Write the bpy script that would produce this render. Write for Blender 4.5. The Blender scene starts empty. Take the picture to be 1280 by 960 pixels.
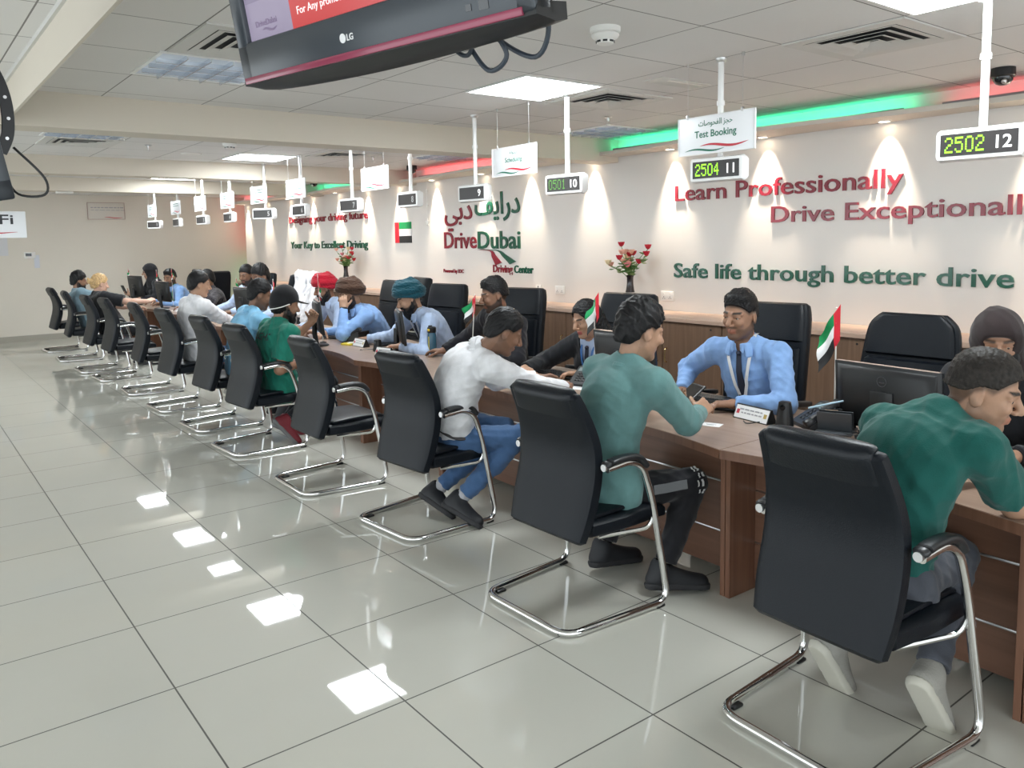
import bpy, bmesh, math, random
import numpy as np
from mathutils import Vector, Matrix
SC = bpy.context.scene
COL = SC.collection
PI = math.pi
R = math.radians
# ---------------------------------------------------------------- camera
cam_d = bpy.data.cameras.new('camera')
cam = bpy.data.objects.new('camera', cam_d)
COL.objects.link(cam)
CAM_H, YAW, PITCH, ROLL = 1.582, .658, .101, -.018
_f = Vector((math.sin(YAW) * math.cos(PITCH), math.cos(YAW) * math.cos(PITCH), -math.sin(PITCH)))
_r = Vector((math.cos(YAW), -math.sin(YAW), 0))
_u = _r.cross(_f)
_r2 = _r * math.cos(ROLL) + _u * math.sin(ROLL)
_u2 = -_r * math.sin(ROLL) + _u * math.cos(ROLL)
cam.matrix_world = Matrix(((_r2.x, _u2.x, -_f.x, 0), (_r2.y, _u2.y, -_f.y, 0), (_r2.z, _u2.z, -_f.z, CAM_H), (0, 0, 0, 1)))
cam_d.sensor_width = 36
cam_d.lens = 1007.7 / 1280 * 36
cam_d.shift_y = -77.8 / 1280
cam_d.clip_start = .05
SC.camera = cam
# ---------------------------------------------------------------- world, exposure
SC.view_settings.view_transform = 'Standard'
SC.view_settings.look = 'None'
SC.view_settings.gamma = 1
SC.view_settings.use_curve_mapping = False
SC.view_settings.exposure = 1.02
W = bpy.data.worlds.new('world'); SC.world = W
W.use_nodes = True
W.node_tree.nodes['Background'].inputs[0].default_value = (.88, .955, 1.0, 1)
W.node_tree.nodes['Background'].inputs[1].default_value = 1.5
PANEL_W = 17          # ceiling panel emission
SPOT_W = 62.0          # wall washer energy
# ---------------------------------------------------------------- helpers
MATS = {}
def mat(name, col=(.5, .5, .5), rough=.5, metal=0.0, spec=.5, emit=None, es=1.0, noise=None, bump=None, coat=0, trans=0, alpha=1, sheen=0):
    """noise=(scale, amount): gentle tone variation; bump=(scale, strength)"""
    if name in MATS: return MATS[name]
    m = bpy.data.materials.new(name); m.use_nodes = True
    nt = m.node_tree; b = nt.nodes['Principled BSDF']
    b.inputs['Base Color'].default_value = (*col, 1)
    b.inputs['Roughness'].default_value = rough
    b.inputs['Metallic'].default_value = metal
    b.inputs['Specular IOR Level'].default_value = spec
    b.inputs['Coat Weight'].default_value = coat
    b.inputs['Transmission Weight'].default_value = trans
    b.inputs['Alpha'].default_value = alpha
    b.inputs['Sheen Weight'].default_value = sheen
    if emit:
        b.inputs['Emission Color'].default_value = (*emit, 1)
        b.inputs['Emission Strength'].default_value = es
    tc = nt.nodes.new('ShaderNodeTexCoord')
    if noise:
        n = nt.nodes.new('ShaderNodeTexNoise'); n.inputs['Scale'].default_value = noise[0]; n.inputs['Detail'].default_value = 4
        nt.links.new(tc.outputs['Object'], n.inputs['Vector'])
        r = nt.nodes.new('ShaderNodeValToRGB')
        a = noise[1]
        r.color_ramp.elements[0].position = .3; r.color_ramp.elements[1].position = .7
        r.color_ramp.elements[0].color = (*[max(0, c * (1 - a)) for c in col], 1)
        r.color_ramp.elements[1].color = (*[min(1, c * (1 + a)) for c in col], 1)
        nt.links.new(n.outputs['Fac'], r.inputs['Fac']); nt.links.new(r.outputs['Color'], b.inputs['Base Color'])
    if bump:
        n = nt.nodes.new('ShaderNodeTexNoise'); n.inputs['Scale'].default_value = bump[0]; n.inputs['Detail'].default_value = 3
        nt.links.new(tc.outputs['Object'], n.inputs['Vector'])
        bp = nt.nodes.new('ShaderNodeBump'); bp.inputs['Strength'].default_value = bump[1]; bp.inputs['Distance'].default_value = .01
        nt.links.new(n.outputs['Fac'], bp.inputs['Height']); nt.links.new(bp.outputs['Normal'], b.inputs['Normal'])
    MATS[name] = m
    return m
def math_node(nt, op, a, b=None, c=None):
    n = nt.nodes.new('ShaderNodeMath'); n.operation = op
    for i, x in enumerate((a, b, c)):
        if x is None: continue
        if isinstance(x, (int, float)): n.inputs[i].default_value = x
        else: nt.links.new(x, n.inputs[i])
    return n.outputs[0]
def grid_mat(name, col, line, pitch, off, lw, rough, spec=.5, noise=.03, bumpy=0, patch=.0, line2=None):
    """tiles in world X/Y with thin joints; patch: tone differs a little from tile to tile"""
    m = bpy.data.materials.new(name); m.use_nodes = True
    nt = m.node_tree; b = nt.nodes['Principled BSDF']
    b.inputs['Roughness'].default_value = rough; b.inputs['Specular IOR Level'].default_value = spec
    geo = nt.nodes.new('ShaderNodeNewGeometry')
    sep = nt.nodes.new('ShaderNodeSeparateXYZ'); nt.links.new(geo.outputs['Position'], sep.inputs[0])
    masks = []; cells = []
    for i in (0, 1):
        t = math_node(nt, 'DIVIDE', math_node(nt, 'SUBTRACT', sep.outputs[i], off[i]), pitch)
        cells.append(math_node(nt, 'FLOOR', t))
        d = math_node(nt, 'ABSOLUTE', math_node(nt, 'SUBTRACT', t, math_node(nt, 'ROUND', t)))
        masks.append(math_node(nt, 'LESS_THAN', d, lw[i] / pitch / 2))
    mask = math_node(nt, 'MAXIMUM', masks[0], masks[1])
    comb = nt.nodes.new('ShaderNodeCombineXYZ'); nt.links.new(cells[0], comb.inputs[0]); nt.links.new(cells[1], comb.inputs[1])
    wn = nt.nodes.new('ShaderNodeTexWhiteNoise'); nt.links.new(comb.outputs[0], wn.inputs['Vector'])
    ns = nt.nodes.new('ShaderNodeTexNoise'); ns.inputs['Scale'].default_value = 2.5; ns.inputs['Detail'].default_value = 5
    nt.links.new(geo.outputs['Position'], ns.inputs['Vector'])
    f = math_node(nt, 'ADD', math_node(nt, 'MULTIPLY', math_node(nt, 'SUBTRACT', wn.outputs['Value'], .5), patch),
                  math_node(nt, 'MULTIPLY', math_node(nt, 'SUBTRACT', ns.outputs['Fac'], .5), noise * 2))
    f = math_node(nt, 'ADD', f, 1.0)
    mul = nt.nodes.new('ShaderNodeVectorMath'); mul.operation = 'SCALE'; mul.inputs[0].default_value = col; nt.links.new(f, mul.inputs['Scale'])
    mix = nt.nodes.new('ShaderNodeMix'); mix.data_type = 'RGBA'
    nt.links.new(mask, mix.inputs['Factor']); nt.links.new(mul.outputs[0], mix.inputs['A']); mix.inputs['B'].default_value = (*line, 1)
    nt.links.new(mix.outputs['Result'], b.inputs['Base Color'])
    rr = math_node(nt, 'ADD', math_node(nt, 'MULTIPLY', mask, .5), rough); nt.links.new(rr, b.inputs['Roughness'])
    bp = nt.nodes.new('ShaderNodeBump'); bp.inputs['Strength'].default_value = .35 if bumpy else .0; bp.inputs['Distance'].default_value = .002
    h = math_node(nt, 'SUBTRACT', 1.0, mask)
    if bumpy:
        n2 = nt.nodes.new('ShaderNodeTexNoise'); n2.inputs['Scale'].default_value = bumpy; nt.links.new(geo.outputs['Position'], n2.inputs['Vector'])
        h = math_node(nt, 'ADD', h, math_node(nt, 'MULTIPLY', n2.outputs['Fac'], .25))
    nt.links.new(h, bp.inputs['Height']); nt.links.new(bp.outputs['Normal'], b.inputs['Normal'])
    MATS[name] = m
    return m
def wood_mat(name, c1, c2, axis, rough=.35, scale=6.0, spec=.4):
    m = bpy.data.materials.new(name); m.use_nodes = True
    nt = m.node_tree; b = nt.nodes['Principled BSDF']
    b.inputs['Roughness'].default_value = rough; b.inputs['Specular IOR Level'].default_value = spec
    geo = nt.nodes.new('ShaderNodeNewGeometry')
    mp = nt.nodes.new('ShaderNodeMapping')
    s = [scale * 5] * 3; s[axis] = scale * .25
    mp.inputs['Scale'].default_value = s
    nt.links.new(geo.outputs['Position'], mp.inputs['Vector'])
    n = nt.nodes.new('ShaderNodeTexNoise'); n.inputs['Scale'].default_value = 1.0; n.inputs['Detail'].default_value = 6; n.inputs['Distortion'].default_value = .6
    nt.links.new(mp.outputs[0], n.inputs['Vector'])
    r = nt.nodes.new('ShaderNodeValToRGB')
    r.color_ramp.elements[0].position = .32; r.color_ramp.elements[1].position = .68
    r.color_ramp.elements[0].color = (*c1, 1); r.color_ramp.elements[1].color = (*c2, 1)
    nt.links.new(n.outputs['Fac'], r.inputs['Fac']); nt.links.new(r.outputs['Color'], b.inputs['Base Color'])
    MATS[name] = m
    return m

def fillet(pts, rad, n=5):
    """round the inner corners of a polyline; rad: one radius or one per point"""
    P = [Vector(p) for p in pts]; out = [P[0]]
    for i in range(1, len(P) - 1):
        r = rad[i] if isinstance(rad, (list, tuple)) else rad
        a, b, c = P[i - 1], P[i], P[i + 1]
        d1 = (a - b); d2 = (c - b)
        r1 = min(r, d1.length * .49, d2.length * .49)
        p = b + d1.normalized() * r1; q = b + d2.normalized() * r1
        for k in range(n + 1):
            t = k / n
            out.append((1 - t) ** 2 * p + 2 * t * (1 - t) * b + t * t * q)
    out.append(P[-1])
    return out
def spline(pts, n=6, closed=False):
    P = [Vector(p) for p in pts]; out = []
    m = len(P)
    for i in range(m if closed else m - 1):
        if closed: a, b, c, d = P[i - 1], P[i], P[(i + 1) % m], P[(i + 2) % m]
        else: a, b, c, d = P[max(i - 1, 0)], P[i], P[i + 1], P[min(i + 2, m - 1)]
        for k in range(n):
            t = k / n
            out.append(.5 * ((2 * b) + (c - a) * t + (2 * a - 5 * b + 4 * c - d) * t * t + (3 * b - a - 3 * c + d) * t ** 3))
    if not closed: out.append(P[-1])
    return out
class G:
    """collects geometry, then links it as one mesh object"""
    def __init__(s): s.v = []; s.f = []; s.mi = []; s.mats = []; s.cur = 0
    def mat(s, m):
        if m not in s.mats: s.mats.append(m)
        s.cur = s.mats.index(m); return s
    def add(s, v, f):
        o = len(s.v); s.v += [tuple(x) for x in v]
        s.f += [tuple(i + o for i in q) for q in f]; s.mi += [s.cur] * len(f); return s
    def box(s, c, d, rot=None, bev=0, seg=2):
        c = Vector(c)
        if bev:
            bm = bmesh.new(); bmesh.ops.create_cube(bm, size=1)
            bmesh.ops.scale(bm, vec=d, verts=bm.verts)
            bmesh.ops.bevel(bm, geom=bm.edges[:], offset=min(bev, min(d) * .49), segments=seg, affect='EDGES', profile=.5)
            bm.verts.index_update()
            v = [x.co.copy() for x in bm.verts]; f = [[q.index for q in p.verts] for p in bm.faces]; bm.free()
        else:
            h = [x / 2 for x in d]
            v = [Vector((sx * h[0], sy * h[1], sz * h[2])) for sx in (-1, 1) for sy in (-1, 1) for sz in (-1, 1)]
            f = [(0, 1, 3, 2), (4, 6, 7, 5), (0, 4, 5, 1), (2, 3, 7, 6), (0, 2, 6, 4), (1, 5, 7, 3)]
        if rot is not None:
            M = rot if isinstance(rot, Matrix) else Matrix.Rotation(rot, 3, 'Z')
            v = [M @ x for x in v]
        return s.add([x + c for x in v], f)
    def bx(s, x0, x1, y0, y1, z0, z1, bev=0): return s.box(((x0 + x1) / 2, (y0 + y1) / 2, (z0 + z1) / 2), (abs(x1 - x0), abs(y1 - y0), abs(z1 - z0)), None, bev)
    def tube(s, pts, r, n=8, closed=False, cap=True):
        P = [Vector(p) for p in pts]; m = len(P)
        rr = r if isinstance(r, (list, tuple)) else [r] * m
        T = []
        for i in range(m):
            if closed: t = P[(i + 1) % m] - P[i - 1]
            else: t = P[min(i + 1, m - 1)] - P[max(i - 1, 0)]
            T.append(t.normalized() if t.length > 1e-9 else Vector((0, 0, 1)))
        u = T[0].orthogonal().normalized(); v = []
        for i in range(m):
            u = (u - T[i] * u.dot(T[i]));
            u = u.normalized() if u.length > 1e-6 else T[i].orthogonal().normalized()
            w = T[i].cross(u)
            for k in range(n):
                a = 2 * PI * k / n
                v.append(P[i] + (u * math.cos(a) + w * math.sin(a)) * rr[i])
        f = []
        for i in range(m if closed else m - 1):
            for k in range(n):
                a = i * n + k; b = i * n + (k + 1) % n; c = ((i + 1) % m) * n + (k + 1) % n; d = ((i + 1) % m) * n + k
                f.append((a, b, c, d))
        if cap and not closed:
            f.append(tuple(reversed(range(n)))); f.append(tuple(range((m - 1) * n, m * n)))
        return s.add(v, f)
    def cyl(s, p0, p1, r0, r1=None, n=16): return s.tube([p0, p1], [r0, r0 if r1 is None else r1], n)
    def lathe(s, prof, c=(0, 0, 0), n=20, axis='z', M=None):
        c = Vector(c); v = []; f = []
        for r, z in prof:
            for k in range(n):
                a = 2 * PI * k / n
                p = Vector((r * math.cos(a), r * math.sin(a), z))
                if axis == 'x': p = Vector((p.z, p.x, p.y))
                if M is not None: p = M @ p
                v.append(p + c)
        m = len(prof)
        for i in range(m - 1):
            for k in range(n):
                f.append((i * n + k, i * n + (k + 1) % n, (i + 1) * n + (k + 1) % n, (i + 1) * n + k))
        f.append(tuple(reversed(range(n)))); f.append(tuple(range((m - 1) * n, m * n)))
        return s.add(v, f)
    def loft(s, secs, cap=True, closed_sec=True):
        n = len(secs[0]); v = [p for q in secs for p in q]; f = []
        for i in range(len(secs) - 1):
            for k in range(n if closed_sec else n - 1):
                f.append((i * n + k, i * n + (k + 1) % n, (i + 1) * n + (k + 1) % n, (i + 1) * n + k))
        if cap and closed_sec:
            f.append(tuple(reversed(range(n)))); f.append(tuple(range((len(secs) - 1) * n, len(secs) * n)))
        return s.add(v, f)
    def prism(s, poly, a0, a1, axis='z', M=None):
        """poly: 2D points; axis z: (x,y); axis x: (y,z); axis y: (x,z)"""
        def P(p, a):
            q = Vector((p[0], p[1], a)) if axis == 'z' else Vector((a, p[0], p[1])) if axis == 'x' else Vector((p[0], a, p[1]))
            return M @ q if M is not None else q
        n = len(poly)
        v = [P(p, a0) for p in poly] + [P(p, a1) for p in poly]
        f = [tuple(reversed(range(n))), tuple(range(n, 2 * n))] + [(i, (i + 1) % n, n + (i + 1) % n, n + i) for i in range(n)]
        return s.add(v, f)
    def ball(s, c, r, n=12, m=8, rot=None):
        rx, ry, rz = r if isinstance(r, (tuple, list)) else (r, r, r)
        v = []; f = []
        for i in range(1, m):
            th = PI * i / m
            for k in range(n):
                a = 2 * PI * k / n
                p = Vector((rx * math.sin(th) * math.cos(a), ry * math.sin(th) * math.sin(a), rz * math.cos(th)))
                v.append(((rot @ p) if rot else p) + Vector(c))
        top = len(v); p = Vector((0, 0, rz)); v.append(((rot @ p) if rot else p) + Vector(c))
        p = Vector((0, 0, -rz)); v.append(((rot @ p) if rot else p) + Vector(c))
        for i in range(m - 2):
            for k in range(n): f.append((i * n + k, (i + 1) * n + k, (i + 1) * n + (k + 1) % n, i * n + (k + 1) % n))
        for k in range(n):
            f.append((top, k, (k + 1) % n)); b = (m - 2) * n; f.append((top + 1, b + (k + 1) % n, b + k))
        return s.add(v, f)
    def obj(s, name, m=None, parent=None, smooth=True, angle=40):
        me = bpy.data.meshes.new(name)
        me.from_pydata([tuple(x) for x in s.v], [], s.f)
        bm = bmesh.new(); bm.from_mesh(me); bmesh.ops.recalc_face_normals(bm, faces=bm.faces); bm.to_mesh(me); bm.free()
        ml = s.mats if s.mats else [m]
        for x in ml: me.materials.append(x)
        if s.mats: me.polygons.foreach_set('material_index', s.mi)
        if smooth:
            me.polygons.foreach_set('use_smooth', [True] * len(me.polygons)); me.set_sharp_from_angle(angle=R(angle))
        me.update()
        o = bpy.data.objects.new(name, me); COL.objects.link(o)
        if parent is not None: o.parent = parent
        return o
def tag(o, label=None, cat=None, group=None, kind=None):
    if label: o['label'] = label
    if cat: o['category'] = cat
    if group: o['group'] = group
    if kind: o['kind'] = kind
    return o
def thing(name, label, cat, loc=(0, 0, 0), rz=0, group=None):
    o = bpy.data.objects.new(name, None); COL.objects.link(o)
    o.location = loc; o.rotation_euler = (0, 0, rz); o.empty_display_size = .05
    return tag(o, label, cat, group)
def dup(o, loc=None, rz=None, label=None, group=None):
    kids = {}
    for x in bpy.data.objects:
        if x.parent is not None: kids.setdefault(x.parent.name, []).append(x)
    def rec(a, par):
        c = a.copy(); COL.objects.link(c)
        if par is not None: c.parent = par
        for k in kids.get(a.name, []): rec(k, c)
        return c
    r = rec(o, None)
    if loc is not None: r.location = loc
    if rz is not None: r.rotation_euler = (0, 0, rz)
    return tag(r, label, None, group)
def struct(o): o['kind'] = 'structure'; return o
# writing: plain text as a mesh, standing in the plane given by M (x along the writing, y up, z towards the reader)
AR = {'ا': ('\uFE8D', '\uFE8E', None, None), 'ب': ('\uFE8F', '\uFE90', '\uFE91', '\uFE92'), 'ة': ('\uFE93', '\uFE94', None, None), 'ت': ('\uFE95', '\uFE96', '\uFE97', '\uFE98'),
      'ج': ('\uFE9D', '\uFE9E', '\uFE9F', '\uFEA0'), 'ح': ('\uFEA1', '\uFEA2', '\uFEA3', '\uFEA4'), 'د': ('\uFEA9', '\uFEAA', None, None), 'ر': ('\uFEAD', '\uFEAE', None, None),
      'ز': ('\uFEAF', '\uFEB0', None, None), 'ص': ('\uFEB9', '\uFEBA', '\uFEBB', '\uFEBC'), 'ف': ('\uFED1', '\uFED2', '\uFED3', '\uFED4'), 'ل': ('\uFEDD', '\uFEDE', '\uFEDF', '\uFEE0'),
      'و': ('\uFEED', '\uFEEE', None, None), 'ي': ('\uFEF1', '\uFEF2', '\uFEF3', '\uFEF4'), 'ڤ': ('\uFB6A', '\uFB6B', '\uFB6C', '\uFB6D')}
def arabic(t):
    out = []
    for i, ch in enumerate(t):
        if ch not in AR: out.append(ch); continue
        prev = i > 0 and t[i - 1] in AR and AR[t[i - 1]][2] is not None
        nxt = i + 1 < len(t) and t[i + 1] in AR and AR[ch][2] is not None
        out.append(AR[ch][3 if prev and nxt else 1 if prev else 2 if nxt else 0])
    return ''.join(reversed(out))
def text_geo(body, ext=.0, offset=0.0, res=3):
    c = bpy.data.curves.new('t', 'FONT'); c.body = body; c.size = 1; c.extrude = ext; c.offset = offset; c.resolution_u = res
    o = bpy.data.objects.new('t', c); COL.objects.link(o)
    me = bpy.data.meshes.new_from_object(o.evaluated_get(bpy.context.evaluated_depsgraph_get()))
    v = np.empty(len(me.vertices) * 3); me.vertices.foreach_get('co', v); v = v.reshape(-1, 3)
    f = [tuple(p.vertices) for p in me.polygons]
    bpy.data.objects.remove(o); bpy.data.curves.remove(c); bpy.data.meshes.remove(me)
    return v, f
def text(g, body, M, width=None, height=None, x0=0, y0=0, depth=.0015, offset=0.0, center=False, base=True):
    """put writing into G; fitted to a width and/or the height of its tallest stroke"""
    if not body.strip(): return g
    v, f = text_geo(body, .01, offset)
    if len(v) == 0: return g
    mn, mx = v.min(0), v.max(0)
    cap = mx[1] if base else mx[1] - mn[1]
    sy = (height / cap) if height else None
    sx = width / (mx[0] - mn[0]) if width else sy
    if sy is None: sy = sx
    w = v.copy()
    w[:, 0] = (v[:, 0] - mn[0]) * sx + x0 - ((mx[0] - mn[0]) * sx / 2 if center else 0)
    w[:, 1] = (v[:, 1] - (0 if base else mn[1])) * sy + y0
    w[:, 2] = np.where(v[:, 2] > 0, depth, 0)
    return g.add([M @ Vector(p) for p in w], f)
def facing(loc, rz=0, tilt=0):
    """frame of something whose face looks along -X (turned by rz about Z): x to the reader's right, y up, z to the reader"""
    B = Matrix(((0, 0, -1), (-1, 0, 0), (0, 1, 0))).to_4x4()
    return Matrix.Translation(loc) @ Matrix.Rotation(rz, 4, 'Z') @ Matrix.Rotation(tilt, 4, 'Y') @ B
rng = random.Random(7)
# ================================================================ materials
grid_mat('floor_tile', (.555, .548, .488), (.075, .072, .062), .6, (.707, 2.937), (.0058, .0058), .028, .5, .03, 0, .03)
grid_mat('ceiling_tile', (.72, .705, .685), (.24, .23, .22), .6, (2.926, 2.978), (.007, .007), .85, .2, .02, 60, .03)
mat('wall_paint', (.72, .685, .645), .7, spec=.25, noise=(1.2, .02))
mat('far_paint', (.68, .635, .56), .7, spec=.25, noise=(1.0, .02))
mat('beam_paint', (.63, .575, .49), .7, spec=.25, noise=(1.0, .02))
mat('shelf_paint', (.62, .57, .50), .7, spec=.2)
mat('skirting', (.36, .34, .29), .4)
wood_mat('desk_top', (.27, .188, .14), (.335, .24, .183), 1, .3, 5)
wood_mat('desk_side', (.165, .078, .048), (.225, .112, .07), 2, .35, 6)
wood_mat('desk_front', (.155, .078, .05), (.20, .102, .066), 1, .35, 6)
wood_mat('cab_wood', (.165, .098, .063), (.22, .134, .087), 2, .4, 7)
wood_mat('cab_top', (.50, .345, .26), (.57, .41, .32), 1, .4, 5)
mat('chrome', (.80, .80, .80), .07, 1)
mat('steel', (.62, .62, .62), .28, 1)
mat('white_metal', (.80, .80, .79), .35)
mat('leather', (.0034, .0056, .0092), .46, spec=.27, bump=(220, .10))
mat('leather_soft', (.004, .0062, .0098), .40, spec=.33, bump=(160, .12))
mat('black_plastic', (.008, .0085, .0095), .4)
mat('dark_plastic', (.018, .019, .021), .35)
mat('gloss_black', (.006, .0065, .008), .12, coat=.4)
mat('white_plastic', (.78, .77, .74), .4)
mat('paper', (.80, .80, .80), .7)
mat('brass', (.72, .52, .24), .22, 1)
mat('acrylic_red', (.22, .008, .022), .25, coat=.25)
mat('acrylic_green', (.003, .078, .042), .25, coat=.2)
mat('sign_board', (.80, .81, .83), .4)
mat('ink_green', (.01, .15, .09), .6)
mat('ink_red', (.52, .03, .05), .6)
mat('ink_dark', (.03, .03, .035), .6)
mat('ink_grey', (.35, .35, .37), .6)
mat('flag_red', (.62, .012, .03), .7)
mat('flag_green', (.0, .26, .075), .7)
mat('flag_white', (.78, .78, .78), .7)
mat('flag_black', (.015, .015, .016), .7)
mat('diffuser', (.9, .9, .9), .5, emit=(.91, .97, 1.0), es=PANEL_W)
mat('louvre_metal', (.72, .76, .82), .22, .9)
mat('vent_dark', (.015, .016, .018), .8)
mat('ceiling_metal', (.60, .59, .56), .5)
CZ = 2.507
# ================================================================ room shell
g = G(); g.bx(-4.5, 6.0, -3.5, 16.2, -.12, 0); struct(g.obj('floor', MATS['floor_tile'], smooth=False))
g = G(); g.bx(-4.5, 6.0, -3.5, 16.2, CZ, CZ + .1); struct(g.obj('ceiling', MATS['ceiling_tile'], smooth=False))
WX = 5.6
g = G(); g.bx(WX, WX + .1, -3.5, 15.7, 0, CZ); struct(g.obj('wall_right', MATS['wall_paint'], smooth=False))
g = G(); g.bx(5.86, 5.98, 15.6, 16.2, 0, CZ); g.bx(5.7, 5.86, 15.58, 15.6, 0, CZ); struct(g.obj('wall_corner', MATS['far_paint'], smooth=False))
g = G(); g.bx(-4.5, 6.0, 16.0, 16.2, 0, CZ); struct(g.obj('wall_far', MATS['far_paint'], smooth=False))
g = G(); g.bx(-4.5, 5.86, 15.985, 16.0, 0, .1); struct(g.obj('baseboard_far', MATS['skirting'], smooth=False))
# downstand beams across the room and one along it
def beam(n, x0, x1, y0, y1, zb):
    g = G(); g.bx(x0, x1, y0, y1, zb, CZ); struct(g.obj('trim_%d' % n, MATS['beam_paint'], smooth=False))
beam(1, -4.5, WX, 5.54, 5.80, 2.30)
beam(2, -4.5, WX, 9.25, 9.5, 2.325)
beam(3, -4.5, WX, 12.08, 12.33, 2.33)
beam(4, .598, .612, -3.5, 5.54, 2.305)
g = G(); g.bx(.585, .598, -3.5, 5.54, 2.485, CZ); struct(g.obj('trim_5', MATS['ceiling_metal'], smooth=False))
# wavy light shelf along the top of the wall
edge = []
y = -3.0
while y <= 15.7:
    edge.append((5.27 + .085 * math.sin((y - 1.2) * 2 * PI / 3.5), y)); y += .15
poly = [(WX, -3.0)] + edge + [(WX, edge[-1][1])]
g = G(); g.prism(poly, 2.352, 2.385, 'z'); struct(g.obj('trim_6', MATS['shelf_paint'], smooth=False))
# colour LED strips lying on the light shelf
def led(y0, y1, col, es, label, x=5.50):
    t = thing('led_strip', label, 'light', (x, y0, 2.386), 0, 'colour LED strips on the light shelf')
    g = G(); g.box((0, (y1 - y0) / 2, .002), (.03, y1 - y0, .004)); g.box((-.013, (y1 - y0) / 2, .019), (.004, y1 - y0, .030)); g.obj('tape', mat('led_tape_' + label.split()[0], (.3, .3, .3), .5), t, False)  # unseen upright backing added behind the diodes to keep glow off the ceiling
    m = mat('led_glow_%s_%.1f' % (label.split()[0], es), (.2, .2, .2), .5, emit=col, es=es)
    g = G(); g.box((-.0095, (y1 - y0) / 2, .017), (.003, y1 - y0 - .01, .022), None, .001); g.obj('diode_cover', m, t)
GRN, RED = (.02, .80, .36), (1.0, .10, .11)
led(2.75, 5.5, GRN, 12, 'green LED strip glowing above the red slogan nearest the camera')
led(.2, 2.5, RED, 4.5, 'red LED strip glowing dimly beside the domed camera nearest the viewer')
led(5.85, 9.0, RED, 11, 'red LED strip glowing above the bilingual logo')
led(9.6, 12.05, GRN, 11, 'green LED strip glowing above the far red slogan')
led(12.4, 15.6, RED, 10, 'red LED strip glowing in the last bay by the far wall')
# LED tapes on the end of the wall panel, washing the far corner
t = thing('led_strip', 'red LED tape upright on the panel end at the far corner, upper half', 'light', (5.65, 15.702, 1.45), 0, 'colour LED tapes at the far corner')
g = G(); g.box((0, .004, .43), (.02, .008, .86)); g.obj('tape', mat('led_glow_red_5.0', (.2, .2, .2), .5, emit=(1, .14, .08), es=4.5), t, False)
t = thing('led_strip', 'green LED tape upright on the panel end at the far corner, lower half', 'light', (5.65, 15.702, .5), 0, 'colour LED tapes at the far corner')
g = G(); g.box((0, .004, .43), (.02, .008, .86)); g.obj('tape', mat('led_glow_green_2.0', (.2, .2, .2), .5, emit=(.05, .8, .3), es=3), t, False)
# wall washers under the light shelf
SPOTS = [15.5, 14.45, 13.4, 12.49, 11.52, 10.6, 9.68, 8.75, 7.68, 6.85, 5.86, 4.83, 3.88, 2.90, 1.9, .9]
SPOT_AT = ['in the far corner', 'second from the far corner', 'third from the far corner', 'above the start of the far red slogan', 'above the middle of the far red slogan', 'above the end of the far red slogan',
           'just left of the wall flag', 'just left of the bilingual logo', 'above the middle of the bilingual logo', 'just right of the bilingual logo', 'between the logo and the near flower vase', 'above the first word of the near red slogan',
           'beside the booking sign', 'above the end of the first red slogan line', 'above the end of the second red slogan line', 'past the right end of the slogans']
for i, (y, w) in enumerate(zip(SPOTS, SPOT_AT)):
    t = thing('downlight', 'warm wall-washer downlight in the light shelf, ' + w, 'light', (5.52, y, 2.352), 0, 'wall-washer downlights')
    g = G(); g.lathe([(.045, 0), (.045, -.006), (.036, -.006), (.034, 0)], n=16); g.obj('trim_ring', MATS['white_metal'], t)
    g = G(); g.lathe([(.033, -.001), (.033, -.003), (.0, -.004)], n=16); g.obj('lamp_face', mat('warm_lamp', (.9, .9, .9), .5, emit=(1, .82, .6), es=12), t)
    l = bpy.data.lights.new('downlight_lamp', 'SPOT'); l.energy = SPOT_W; l.color = (1.0, .85, .68); l.spot_size = R(54); l.spot_blend = .85; l.shadow_soft_size = .025
    o = bpy.data.objects.new('downlight_lamp', l); COL.objects.link(o); o.parent = t; o.location = (.0, 0, -.012)
    d = Vector((.08, 0, -.36)); o.rotation_euler = d.to_track_quat('-Z', 'Y').to_euler()
# ================================================================ visitor chairs
def superellipse(w, h, n=24, p=4.0):
    out = []
    for k in range(n):
        a = 2 * PI * k / n; c, s = math.cos(a), math.sin(a)
        out.append((w * math.copysign(abs(c) ** (2 / p), c), h * math.copysign(abs(s) ** (2 / p), s)))
    return out
def slab(g, st, n=28, p=5.0):
    """upholstered slab: stations (x, z, half width, half thickness, direction angle of the thickness)"""
    secs = []
    def ring(x, z, w, h, a):
        return [Vector((x + t * math.cos(a), y, z + t * math.sin(a))) for y, t in superellipse(w, h, n, p)]
    s0 = st[0]; s1 = st[-1]
    def endcap(s, d, order):
        r = []
        for f in order:
            x, z, w, h, a = s
            off = (1 - math.cos(math.asin(min(1, 1 - f)))) if False else 0
            r.append((f, s))
        return r
    secs.append(ring(s0[0], s0[1], s0[2] - .016, s0[3] * .45, s0[4]))
    secs += [ring(*s) for s in st]
    secs.append(ring(s1[0], s1[1], s1[2] - .016, s1[3] * .45, s1[4]))
    # push the two small end rings outwards
    d0 = (Vector((s0[0], 0, s0[1])) - Vector((st[1][0], 0, st[1][1]))).normalized() * .012
    d1 = (Vector((s1[0], 0, s1[1])) - Vector((st[-2][0], 0, st[-2][1]))).normalized() * .012
    secs[0] = [q + d0 for q in secs[0]]; secs[-1] = [q + d1 for q in secs[-1]]
    return g.loft(secs)
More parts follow.
